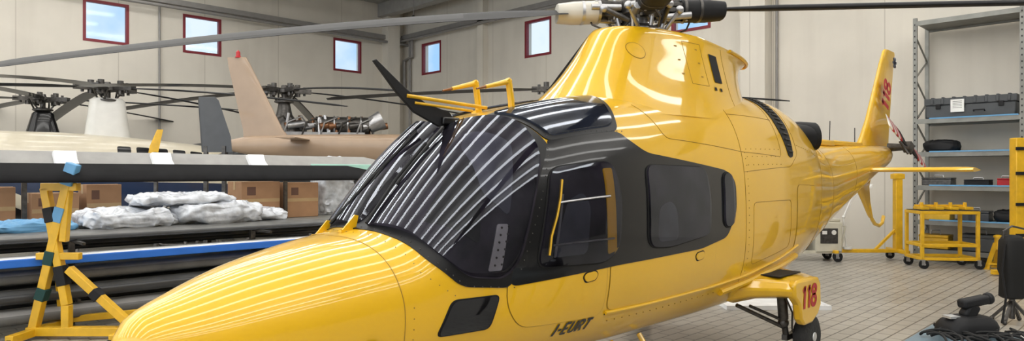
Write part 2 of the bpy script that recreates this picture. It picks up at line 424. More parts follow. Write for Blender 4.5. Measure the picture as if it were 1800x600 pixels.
BAND=[(-2.32,.69,1.055),(-1.4,.78,1.10),(-.35,.79,1.125),(.06,.78,1.19),(.22,.78,1.38),(.22,.78,1.64),(.08,.78,1.73),(-1.0,.75,1.86),(-1.16,.70,1.93),(-1.24,.66,1.98),(-1.85,.62,2.0),(-2.12,.72,1.55)]
ROOF=[(-2.06,.2,2.04),(-1.5,.16,2.19),(-1.10,.17,2.27),(-1.03,.28,2.25),(-1.12,.48,2.14),(-1.24,.66,1.98),(-1.9,.64,1.93)]
GL=[(-2.845,.03,1.40),(-2.81,.27,1.35),(-2.75,.45,1.23),(-2.58,.585,1.12),(-2.34,.675,1.10),(-2.23,.705,1.2),(-1.99,.67,1.83),(-2.02,.5,1.96),(-2.16,.22,2.01),(-2.19,.03,2.01)]
PW=[(-2.12,.77,1.15),(-1.96,.75,1.79),(-1.42,.76,1.80),(-1.36,.78,1.55),(-1.39,.78,1.22),(-1.53,.78,1.13)]
CW=[(-1.06,.78,1.19),(-1.05,.78,1.78),(-.27,.78,1.755),(-.22,.78,1.5),(-.23,.78,1.23),(-.8,.78,1.175)]
SW=[(.0,.78,1.26),(.0,.78,1.71),(.155,.78,1.70),(.175,.78,1.29)]
CHIN=[(-2.77,.58,.835),(-2.68,.62,1.02),(-2.37,.68,1.02),(-2.43,.66,.83)]
PDOOR=[(-2.33,.7,.95),(-2.22,.7,.80),(-1.5,.77,.75),(-1.5,.77,1.3),(-2.3,.7,1.3)]
CDOOR=[(-1.465,.77,.78),(-.12,.79,.78),(-.12,.79,1.35),(-1.465,.77,1.35)]
BAG=[(1.58,.7,.92),(1.58,.7,1.58),(2.24,.6,1.56),(2.2,.6,.98)]
for mir in(False,True):
    patch(H,BAND,'window_band',BLK,heli,.0065,.07,20,mirror=mir)
    patch(H,ROOF,'roof_window_frame',BLKS,heli,.0075,.06,14,mirror=mir)
    patch(H,ROOF,'roof_window_interior',RINT,heli,.009,.07,14,mirror=mir,grow=-.047)
    patch(H,ROOF,'roof_window',YGLASS,heli,.014,.07,14,mirror=mir,grow=-.045,label='smoked roof glass',smooth=True)
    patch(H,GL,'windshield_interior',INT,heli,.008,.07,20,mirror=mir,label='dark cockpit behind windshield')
    patch(H,GL,'windshield',GLASS,heli,.020,.07,20,mirror=mir,label='tinted glass windshield half',smooth=True)
    patch(H,CHIN,'chin_window_frame',BLKM,heli,.004,.04,10,mirror=mir)
    patch(H,CHIN,'chin_window',GLASS,heli,.009,.04,10,mirror=mir,grow=-.012)
    for nm,D,hp in(('cockpit_door',PDOOR,(-1.66,1.05)),('cabin_door',CDOOR,(-.36,1.075)),('baggage_door',BAG,None)):
        patch(H,D,nm+'_gap',SEAM,heli,.001,.09,12,mirror=mir,grow=.006,skirt=False)
        dr=patch(H,D,nm,YEL,heli,.0035,.09,16,mirror=mir,skirt=False)
        if hp:
            hx,hz=hp
            q=[(hx-.075,.78,hz),(hx-.05,.78,hz-.04),(hx+.05,.78,hz-.03),(hx+.075,.78,hz+.01),(hx+.05,.78,hz+.04),(hx-.05,.78,hz+.03)]
            patch(H,q,'handle_recess',BLKM,dr,.005,.02,4,mirror=mir)
            patch(H,q,'door_handle',YEL,dr,.011,.02,4,mirror=mir,grow=-.012)
    for nm,W in(('cockpit_door_window',PW),('cabin_window',CW),('quarter_window',SW)):
        patch(H,W,nm+'_seal',RUB,heli,.011,.10,12,mirror=mir,grow=.012)
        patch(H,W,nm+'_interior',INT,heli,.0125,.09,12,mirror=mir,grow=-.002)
        patch(H,W,nm,GLASS,heli,.024,.09,12,mirror=mir,grow=-.003,label='tinted side window')
patch(H,[(-1.51,.78,1.18),(-1.52,.78,1.76),(-1.43,.78,1.76),(-1.42,.78,1.2)],'door_pillar',YEL,heli,.016,.02,6)
mb=MB(); mb.tube([H.snap(x,.77,z,.018) for x,z in [(-2.03,1.22),(-2.01,1.34),(-1.96,1.46),(-1.92,1.58),(-1.89,1.70)]],.010); mb.obj('door_tube',YEL2,heli)
patch(H,[(-2.0,.77,1.2),(-1.86,.77,1.55),(-1.72,.77,1.6),(-1.66,.77,1.5),(-1.7,.77,1.2)],'pilot_seat',SEATM,heli,.0135,.05,5)
patch(H,[(-.95,.77,1.22),(-.93,.77,1.46),(-.78,.77,1.50),(-.70,.77,1.44),(-.68,.77,1.22)],'cabin_seat',SEATM,heli,.0135,.06,5)
patch(H,[(-2.72,.32,1.32),(-2.5,.30,1.54),(-2.42,.45,1.52),(-2.5,.55,1.26)],'instrument_coaming',BLKM,heli,.011,.04,5)
patch(H,[(-2.35,.28,1.75),(-2.25,.25,1.85),(-2.15,.5,1.8),(-2.3,.6,1.4),(-2.42,.5,1.5)],'pilot_seat',SEATM,heli,.011,.05,5)
patch(H,[(-1.99,.77,1.2),(-1.9,.77,1.6),(-1.885,.77,1.6),(-1.97,.77,1.2)],'seat_frame',STEEL,heli,.015,.01,5)
for z0,sl,x0,nn,rr in((1.55,.02,-1.93,10,.009),(1.28,0,-2.0,12,.007)):
    mb=MB(); mb.tube([H.snap(x,.78,z0+sl*(x+1.9),.017) for x in [x0+.05*i for i in range(nn)]],rr); mb.obj('window_rail',STEEL,heli)
patch(H,[(-2.46,.64,1.15),(-2.38,.64,1.40),(-2.31,.66,1.40),(-2.37,.66,1.15)],'folding_bracket',ALU,heli,.015,.015,6,label='perforated silver bracket')
mb=MB()
for a in range(2):
    for b in range(6):
        mb.sphere(H.snap(-2.415+.045*a+.012*b,.65,1.18+.04*b,.016),.007,8,4)
mb.obj('bracket_hole',DSTEEL,heli)['kind']='stuff'
for mir in(False,True):
    for L in([(-3.05,0,1.32),(-3.0,.3,1.22),(-2.95,.5,1.0),(-2.95,.5,.6)],[(.4,.78,.7),(.4,.78,2.0),(.4,.55,2.3)],[(-.85,.5,2.2),(-.7,.72,1.98),(.4,.76,1.9),(1.25,.73,1.86),(1.3,.3,2.4)],
      [(.4,.6,2.2),(1.3,.58,2.2)],[(1.7,.2,2.45),(1.7,.7,1.9),(1.45,.7,1.75),(.4,.78,1.72)],[(2.6,.1,2.3),(2.55,.5,1.8),(2.5,.6,1.3),(2.5,.5,.8)],[(3.3,.1,2.05),(3.3,.45,1.5),(3.3,.3,.9)],[(4.6,.1,2.05),(4.6,.28,1.7),(4.6,.1,1.3)]):
        seamline(heli,H,L,mirror=mir)
    seamline(heli,H,[(.55,.78,.9),(1.4,.74,1.0),(1.4,.74,1.45),(.55,.78,1.45)],mirror=mir,closed=True)
mb=MB()
for sgn in(1,-1):
    W2=[(p[0],sgn*p[1],p[2]) for p in WS]
    W2=[(p[0]+.022,p[1]*.98,p[2]) if i<5 else p for i,p in enumerate(W2)]
    rivets(mb,H,W2[:5],.05,.007,.004)
    rivets(mb,H,[(-2.23,sgn*.71,1.15),(-2.10,sgn*.72,1.45),(-1.94,sgn*.68,1.83),(-1.88,sgn*.62,1.97)],.05,.007,.004)
    rivets(mb,H,[(-2.09,sgn*.05,2.07),(-2.06,sgn*.3,2.06),(-1.9,sgn*.6,1.96),(-1.2,sgn*.67,1.99)],.05,.008,.004)
    rivets(mb,H,[(-2.95,sgn*.02,1.34),(-2.91,sgn*.28,1.26),(-2.84,sgn*.46,1.14),(-2.66,sgn*.6,1.04)],.05,.001,.003)
mb.obj('rivets',DSTEEL,heli)['kind']='stuff'
mb=MB()
for sgn in(1,-1):
    for z in(1.78,1.86,1.94): rivets(mb,H,[(.5,sgn*.77,z),(1.2,sgn*.73,z)],.10,.001,.004)
    rivets(mb,H,[(.46,sgn*.78,.85),(.46,sgn*.77,1.9)],.06,.001,.004)
    rivets(mb,H,[(1.75,sgn*.68,2.0),(2.5,sgn*.55,1.85),(3.3,sgn*.4,1.75),(4.6,sgn*.25,1.85)],.07,.001,.004)
    rivets(mb,H,[(-1.4,sgn*.76,.68),(0,sgn*.78,.68)],.08,.001,.005)
    rivets(mb,H,[(-2.9,sgn*.52,1.0),(-2.9,sgn*.54,.65)],.05,.001,.004)
mb.obj('fastener',SEAM,heli)['kind']='stuff'
for sg in(1,-1):
    mb=MB(); P=dens([Vector((-1.46,sg*.77,.765)),Vector((-.1,sg*.79,.765)),Vector((.5,sg*.78,.8)),Vector((1.7,sg*.7,.98))],.04,False)
    mb.tube([H.snap(*p,.006) for p in P],.013); mb.obj('door_rail',YEL,heli)
    mb=MB(); P=dens([Vector((-1.46,sg*.77,.75)),Vector((-.1,sg*.79,.75))],.04,False)
    mb.tube([H.snap(*p,.0) for p in P],.007); mb.obj('rail_gap',BLKM,heli)
    mb=MB(); P=dens([Vector((.1,sg*.74,.7)),Vector((.9,sg*.74,.78)),Vector((1.75,sg*.66,.86))],.04,False)
    mb.tube([H.snap(*p,.01) for p in P],.03); mb.obj('lower_fairing',YEL,heli)
for mir in(False,True):
    s2=-1 if mir else 1
    patch(H,[(1.36,.28,2.44),(1.62,.28,2.44),(1.64,.6,2.17),(1.56,.70,1.86),(1.44,.71,1.85),(1.36,.62,2.17)],'intake_louvre',BLKM,heli,.006,.05,12,mirror=mir)
    mb=MB()
    for i in range(15):
        t=i/14; w=.32+.36*t; z=2.42-.52*t**1.3
        mb.tube([H.snap(1.42+.02*t,s2*w,z,.012),H.snap(1.5,s2*w,z,.014),H.snap(1.58-.03*t,s2*w,z,.012)],.007,6)
    mb.obj('louvre_slats',DSTEEL,heli)
    mb=MB(); rg=[]
    for i in range(9):
        t=i/8; c=Vector((2.15+.45*t,-s2*(.26+.24*t*t),2.10+.04*math.sin(t*3))); r=.09+.07*t
        d=Vector((1,-s2*.9*t,.1)).normalized(); a,b=frame(d)
        rg.append([c+a*math.cos(q)*r*1.0+b*math.sin(q)*r*.95 for q in [2*math.pi*k/24 for k in range(24)]])
    rg.append([c+(Vector(p)-c)*.86 for p in rg[-1]]); rg.append([Vector(p)-Vector((.3,-s2*.15,0)) for p in rg[-1]])
    mb.loft(rg,cap=True); mb.obj('exhaust_duct',BLKM,heli)
# mast fairing
lv=[2.15,2.25,2.4,2.6,2.8,2.86,2.90]
xf_=pchip(lv,[-1.35,-1.18,-.98,-.78,-.62,-.57,-.53]); xr_=pchip(lv,[1.62,1.52,1.45,1.42,1.50,1.62,1.68]); hw_=pchip(lv,[.64,.58,.51,.45,.40,.39,.37])
def fz(x,z): return z-max(0,(x-.35))*.085*max(0,(z-2.4)/.5)
def fsurf(x,z,off=0):
    xf,xr,hw=xf_(z),xr_(z),hw_(z); c=(xf+xr)/2; l=(xr-xf)/2; u=min(.999,abs((x-c)/l)); return (hw*(1-u**2.5)**(1/2.5))+off
mb=MB(); rg=[]
for i in range(25):
    z=2.15+.75*i/24; xf,xr,hw=xf_(z),xr_(z),hw_(z); c=(xf+xr)/2; l=(xr-xf)/2; ring=[]
    for k in range(80):
        q=2*math.pi*k/80; n2=2.5; r=(abs(math.cos(q))**n2+abs(math.sin(q))**n2)**(-1/n2)
        x=c+l*math.cos(q)*r; ring.append((x,hw*math.sin(q)*r,fz(x,z)))
    rg.append(ring)
top=[( .35+(p[0]-.35)*.9,p[1]*.86,p[2]+.008) for p in rg[-1]]
rg.append(top); mb.loft(rg); mb.obj('mast_fairing',YEL,heli,ang=50)
mb=MB(); P=[(x,fsurf(x,2.89,.012),fz(x,2.885)) for x in [.9+.07*i for i in range(11)]]
P2=[(p[0],-p[1],p[2]) for p in P]; mb.tube(P+P2[::-1],.016); mb.obj('fairing_lip',YEL,heli)
def fpatch(x0,x1,z0,z1,name,m,off=.006,sg=-1,oval=False):
    mb=MB(); vs=[];fs=[]
    if oval:
        vs=[(x0,sg*fsurf(x0,z0,off),fz(x0,z0))]
        for k in range(28):
            q=2*math.pi*k/28; x=x0+x1*math.cos(q); z=z0+z1*math.sin(q); vs.append((x,sg*fsurf(x,z,off),fz(x,z)))
        fs=[(0,1+k,1+(k+1)%28) for k in range(28)]
    else:
        N=6
        for i in range(N+1):
            for j in range(N+1):
                x=x0+(x1-x0)*i/N; z=z0+(z1-z0)*j/N; vs.append((x,sg*fsurf(x,z,off),fz(x,z)))
        for i in range(N):
            for j in range(N): a=i*(N+1)+j; fs.append((a,a+1,a+N+2,a+N+1))
    mb.add(vs,fs); return mb.obj(name,m,heli)
fpatch(.44,.58,2.5,2.76,'fairing_slot',BLKM)
def fseam(P):
    mb=MB(); O=dens([Vector((a,0,b)) for a,b in P],.03,False); mb.tube([(p.x,-fsurf(p.x,p.z,.0),fz(p.x,p.z)) for p in O],.0025,6); mb.obj('panel_seam',SEAM,heli)
fseam([(.05,2.45),(.05,2.82),(.32,2.82),(.32,2.45),(.05,2.45)])
fseam([(.7,2.3),(.7,2.85)])
fpatch(.40,.44,2.42,2.45,'vent_slot',BLKM); fpatch(.5,.54,2.42,2.45,'vent_slot',BLKM)
for x in(-.07,.22):
    for z in(2.52,2.64,2.76): fpatch(x,x+.035,z,z+.010,'latch',SEAM,.003)
fpatch(-.50,.075,2.68,.07,'round_vent',SEAM,.002,oval=True); fpatch(-.50,.07,2.68,.065,'round_vent_cover',YEL2,.003,oval=True)
# rotor head
HZ=3.125
mb=MB(); mb.cyl((0,0,2.7),(0,0,3.2),.065,n=24); mb.prof((0,0,2.90),(0,0,1),[(0,.2),(.02,.22),(.05,.22),(.07,.15),(.1,.11)]); mb.prof((0,0,3.24),(0,0,1),[(0,.12),(.05,.11),(.1,.06),(.12,.0)])
for k in range(8):
    a=k*math.pi/4; mb.cyl((.14*math.cos(a),.14*math.sin(a),3.2),(.14*math.cos(a),.14*math.sin(a),3.27),.016,n=8)
    mb.cyl((.19*math.cos(a+.3),.19*math.sin(a+.3),2.95),(.22*math.cos(a+.3),.22*math.sin(a+.3),3.05),.018,n=8)
mb.obj('rotor_mast',STEEL,heli)
mb=MB(); mb.prof((0,0,2.84),(0,0,1),[(0,.12),(.1,.14),(.14,.1)]); mb.obj('mast_boot',RED,heli)
tips=[(-4.17,3.46,2.56),(4.17,-3.46,3.36),(3.61,4.02,3.02),(-3.61,-4.02,3.2)]
mb=MB(); mb.prof((0,0,3.06),(0,0,1),[(0,.14),(.02,.2),(.14,.2),(.17,.15)],n=16)
for tp in tips:
    a=math.atan2(tp[1],tp[0]); d=Vector((math.cos(a),math.sin(a),0)); p=Vector((-d.y,d.x,0)); zt=Vector((0,0,1))
    c=Vector((0,0,HZ))
    mb.bar(c+d*.1+zt*.05,c+d*.42+zt*.05,.16,.03); mb.bar(c+d*.1-zt*.05,c+d*.42-zt*.05,.16,.03)
    mb.cyl(c+d*.33-zt*.09,c+d*.33+zt*.1,.045,n=16); mb.cyl(c+d*.25-zt*.02,c+d*.25+zt*.02,.1,n=20)
    mb.cyl(c+d*.2+p*.12,c+d*.46+p*.12,.028,n=12,mi=1); mb.cyl(c+d*.32+p*.12,c+d*.52+p*.10,.014,n=10,mi=1)
    mb.cyl(c+d*.2-p*.10-zt*.07,c+d*.42-p*.12-zt*.05,.03,n=12,mi=1)
    mb.cyl(c+d*.14+p*.16-zt*.12,c+d*.34+p*.16-zt*.03,.022,n=10); mb.sphere(c+d*.36+p*.16-zt*.02,.035,mi=1)
    mb.tube([c+d*.16-zt*.16,c+d*.3-zt*.2+p*.08,c+d*.44-zt*.14+p*.06,c+d*.46-zt*.06],.010,6)
    for k in(.16,.24,.40): mb.cyl(c+d*k+p*.05-zt*.09,c+d*k+p*.05+zt*.095,.014,n=8,mi=1); mb.cyl(c+d*k-p*.05-zt*.09,c+d*k-p*.05+zt*.095,.014,n=8,mi=1)
mb.obj('rotor_hub',[DSTEEL,STEEL],heli,bevel=.004)
for tp in tips:
    a=math.atan2(tp[1],tp[0]); d=Vector((math.cos(a),math.sin(a),0)); p=Vector((-d.y,d.x,0)); c=Vector((0,0,HZ))
    mb=MB(); mb.cyl(c+d*.30-p*.17-Vector((0,0,.02)),Vector((0,0,2.94))+d*.2-p*.06,.018,n=10); mb.cyl(c+d*.30-p*.17-Vector((0,0,.02)),c+d*.36-p*.05,.024,n=10); mb.sphere(c+d*.30-p*.17-Vector((0,0,.02)),.036)
    mb.obj('pitch_link',STEEL,heli)
    sl=(tp[2]-HZ)/5.42; gr=sub('blade_grip',heli)
    def ringat(r,w,h,e=.8):
        cc=c+d*r+Vector((0,0,sl*r*.5)); return [cc+p*w*math.copysign(abs(math.cos(q))**e,math.cos(q))+Vector((0,0,h*math.copysign(abs(math.sin(q))**e,math.sin(q)))) for q in [2*math.pi*k/24 for k in range(24)]]
    mb=MB(); mb.loft([ringat(r,w,h) for r,w,h in((.36,.10,.08),(.37,.125,.095),(.60,.125,.095),(.74,.12,.08),(.745,.10,.065))]); mb.obj('grip_cuff',CUFF if tp is tips[0] else BLKM,gr)
    mb=MB()
    for rr in(.38,.52): mb.loft([ringat(rr-.012,.129,.099),ringat(rr+.012,.129,.099)])
    mb.obj('cuff_band',STEEL if tp is tips[0] else DSTEEL,gr)
def bmif(t,j): 
    if t<.18: return 2
    return 1 if j<2 or j>=13 or 6<=j<=8 else 0
for i,tp in enumerate(tips):
    blade(heli,(0,0,HZ),tp,.66,.42 if i==0 else .36,[GREYP,BLKM,BLKM],pw=[1.5,1,1,1][i],pitch=[R(-18),R(8),R(8),R(8)][i],mif=bmif if i==0 else (lambda t,j:1),rootc=.5,segs=48,taper=.8 if i==0 else 1)
def fin(name,m,parent,pts,ax='y',th=.1,n=14,label=None,mi=0):
    mb=MB(); rg=[]
    for le,te,z,t in pts:
        c=te-le; rg.append([(le+(a+.25)*c,b*t*9,z) for a,b in AF])
    mb.loft(rg); return mb.obj(name,m,parent,ang=50,label=label)
fin('tail_fin',YEL,heli,[(5.35,6.85,2.02,.12),(5.62,6.88,2.25,.11),(5.85,6.92,2.5,.10),(6.45,7.12,3.4,.07),(6.62,7.2,3.62,.06),(6.70,7.18,3.66,.03)])
fin('ventral_fin',YEL,heli,[(5.15,6.1,1.74,.09),(5.42,5.98,1.5,.07),(5.70,6.02,1.28,.055),(5.93,6.12,1.08,.045),(6.0,6.1,1.03,.03)])
mb=MB(); mb.tube([(6.0,0,1.15),(6.08,0,1.02),(6.22,0,.93),(6.42,0,.89),(6.58,0,.93),(6.64,0,1.03)],.026,10); mb.obj('tail_skid',YEL,heli)
mb=MB(); rg=[]
for y in(-1.42,-1.36,-.3,.3,1.36,1.42):
    c=.52 if abs(y)<1.4 else .44; rg.append([(5.28+.1*abs(y)+(a+.25)*c,y,1.745+b*c*1.25) for a,b in AF])
mb.loft(rg); mb.obj('stabilizer',YEL,heli,ang=50)
mb=MB(); mb.cyl((6.83,0,2.11),(6.83,-.26,2.11),.07,.05); mb.prof((6.83,-.24,2.11),(0,-1,0),[(0,.09),(.1,.09),(.13,.04)]); mb.cyl((6.75,-.2,2.2),(6.75,-.32,2.0),.02); mb.cyl((6.95,-.2,2.2),(6.9,-.32,2.0),.02)
mb.obj('tail_rotor_hub',DSTEEL,heli)
for tp in((5.88,-.3,2.42),(7.78,-.3,1.80)):
    blade(heli,(6.83,-.3,2.11),tp,.12,.24,[WHITE,RED,BLKM],'tail_rotor_blade',pw=1,cdir=(0,.35,1),mif=lambda t,j:2 if t<.35 else (1 if int(t*9)%2 else 0),segs=18)
for P in([(5.3,-.02,2.1),(5.3,-.02,2.35)],[(4.4,0,2.05),(4.42,0,2.4)]):
    mb=MB(); mb.tube(P,.006); mb.obj('whip_antenna',BLKM,heli)
for c,d in(((5.0,0,2.11),(1.1,.1,.07)),((4.2,0,2.1),(.5,.12,.08))):
    mb=MB(); mb.box(c,d); mb.obj('driveshaft_cover',YEL,heli,bevel=.02)
def finfn(cx,cz,ang):
    ca,sa=math.cos(ang),math.sin(ang)
    def f(u,v):
        x=cx+u*ca-v*sa; z=cz+u*sa+v*ca; return (x,-.105,z)
    return f
strokes('118',.34,finfn(6.50,2.62,R(70)),'fin_number',RED,heli,th=.2,label='red number 118')
mb=MB()
for k in range(3):
    mb.box((6.95,-.07,3.46),(.17,.012,.04),0,0,k*math.pi/3)
mb.obj('medical_star',NAVY,heli,label='dark blue six-armed medical star')
strokes('I-EURT',.105,lambda u,v:H.snap(-1.93+u,.74,.655+v,.004),'registration',BLK,heli,shear=.3,th=.2,label='black registration letters I-EURT')
# landing gear
for sg in(-1,1):
    lg=sub('main_landing_gear',heli)
    mb=MB(); rg=[]
    for w,x0,x1,z0,z1 in((.55,.45,1.55,.55,.81),(.72,.56,1.42,.60,.80),(.93,.72,1.36,.61,.785),(1.01,.80,1.34,.60,.77)):
        c=[(x0,(z0+z1)/2),(x0+.06,z1-.02),(x0+.2,z1),(x1-.1,z1),(x1,z1-.05),(x1,z0+.05),(x1-.1,z0),(x0+.15,z0),(x0+.04,z0+.03)]
        rg.append([(a,sg*w,b) for a,b in c])
    mb.loft(rg); mb.obj('sponson',YEL,lg,bevel=.015)
    mb=MB(); poly=[(.80,.74),(.86,.77),(1.32,.76),(1.38,.70),(1.39,.50),(1.32,.42),(1.19,.36),(1.02,.36),(.95,.42),(.92,.55),(.82,.63)]
    mb.prism(poly,'y',sg*.95,sg*1.03); mb.obj('gear_fairing',YEL,lg,bevel=.02)
    mb=MB(); mb.box((1.0,sg*.80,.80),(.44,.22,.012)); mb.obj('step_pad',BLKM,lg,bevel=.004)
    if sg==-1: strokes('118',.20,lambda u,v:(.93+u,-1.034,.51+v),'gear_number',RED,lg,shear=.12,th=.2,wid=1.2,label='red number 118')
    wh=sub('wheel',lg)
    mb=MB(); mb.prof((1.33,sg*.85,.205),(0,sg,0),[(0,.11),(.0,.15),(.02,.19),(.05,.205),(.09,.205),(.12,.19),(.14,.15),(.14,.11)],n=40); mb.obj('tyre',TYRE,wh)
    mb=MB(); mb.prof((1.33,sg*.86,.205),(0,sg,0),[(0,.11),(.125,.115),(.13,.10),(.11,.05),(.135,.04),(.14,.0)],n=30); mb.obj('hub',ALU,wh)
    mb=MB(); mb.cyl((1.02,sg*.82,.62),(1.1,sg*.80,.38),.045); mb.cyl((1.1,sg*.80,.4),(1.16,sg*.80,.2),.028); mb.bar((1.12,sg*.80,.2),(1.34,sg*.80,.2),.05); mb.cyl((1.33,sg*.78,.205),(1.33,sg*.9,.205),.03)
    mb.cyl((.7,sg*.55,.52),(1.1,sg*.8,.3),.018); mb.cyl((.85,sg*.6,.5),(1.1,sg*.8,.36),.014); mb.sphere((1.1,sg*.8,.34),.05)
    mb.tube([(1.0,sg*.86,.6),(1.06,sg*.9,.45),(1.1,sg*.88,.3),(1.2,sg*.86,.22)],.009)
    mb.obj('oleo_strut',DSTEEL,lg)
ng=sub('nose_landing_gear',heli)
for sg in(-1,1):
    mb=MB(); mb.prof((-2.75,sg*.05,.165),(0,sg,0),[(0,.08),(0,.13),(.02,.165),(.06,.165),(.08,.13),(.08,.08)],n=30); mb.obj('tyre',TYRE,ng)
mb=MB(); mb.cyl((-2.75,0,.2),(-2.68,0,.6),.04); mb.cyl((-2.75,-.12,.17),(-2.75,.12,.17),.03); mb.obj('oleo_strut',STEEL,ng)
# roof fittings
mb=MB(); mb.prism([(-2.26,2.0),(-2.12,2.04),(-2.18,2.10),(-2.36,2.14),(-2.52,2.22),(-2.74,2.38),(-2.76,2.37),(-2.60,2.20),(-2.46,2.08)],'y',-.012,.012); mb.obj('wire_cutter',BLKM,heli,bevel=.004)
mb=MB(); mb.box((-2.18,0,2.04),(.14,.08,.05)); mb.obj('cutter_base',BLK,heli,bevel=.01)
for p,q,r in(((-2.52,-.01,2.18),(-1.85,-.01,2.15),.012),((-2.46,-.01,2.14),(-1.98,-.01,2.12),.009)):
    mb=MB(); mb.cyl(p,q,r); mb.obj('cutter_brace',YEL2,heli)
for y,x,zt in((.12,-1.83,2.345),(-.12,-1.74,2.345)):
    pt=sub('pitot_mast',heli)
    mb=MB(); mb.tube([(x+.03,y,2.08),(x+.02,y,2.2),(x,y,zt-.03),(x-.02,y,zt)],.024,10); mb.box((x+.02,y,2.13),(.08,.05,.02)); mb.cyl((x+.01,y,zt-.01),(x-.22,y,zt-.07),.021,.013); mb.obj('mast',YEL,pt)
    mb=MB(); mb.cyl((x-.21,y,zt-.067),(x-.30,y,zt-.09),.010,.006); mb.obj('pitot_tip',COPPER,pt)
for y in(0,.36):
    mb=MB(); x=-2.93 if y==0 else -2.90; z=H.snap(x,-y,1.3)[2]
    mb.prism([(x-.06,z-.02),(x+.05,z+.0),(x+.07,z+.085),(x+.045,z+.09)],'y',y-.006,y+.006); mb.box((x,y,z+.0),(.10,.035,.015)); mb.obj('wire_deflector',YEL,heli)
for sg in(1,-1):
    mb=MB(); P=[H.snap(-2.86,sg*.10,1.38,.03),H.snap(-2.6,sg*.07,1.6,.06),H.snap(-2.38,sg*.07,1.8,.06)] if sg==1 else [H.snap(-2.86,-.3,1.38,.03),H.snap(-2.6,-.2,1.6,.06),H.snap(-2.3,-.12,1.9,.06)]
    mb.tube(P,.010); q=.10 if sg==1 else .18
    P2=[H.snap(-2.62+.05*i,sg*(q),1.6+.05*i,.05) for i in range(8)]; mb.tube(P2,.008); mb.obj('wiper',BLKM,heli)
mb=MB(); mb.prism([(-3.12,.72),(-3.06,.72),(-3.10,.86),(-3.15,.86)],'y',-.575,-.56); mb.obj('nose_probe',BLKM,heli)
for p,q in(((-.75,-.5,.5),(-.75,-.56,.42)),((-1.1,-.5,.5),(-1.1,-.58,.44))):
    mb=MB(); mb.cyl(p,q,.02); mb.obj('tie_down_fitting',YEL,heli,bevel=.006)

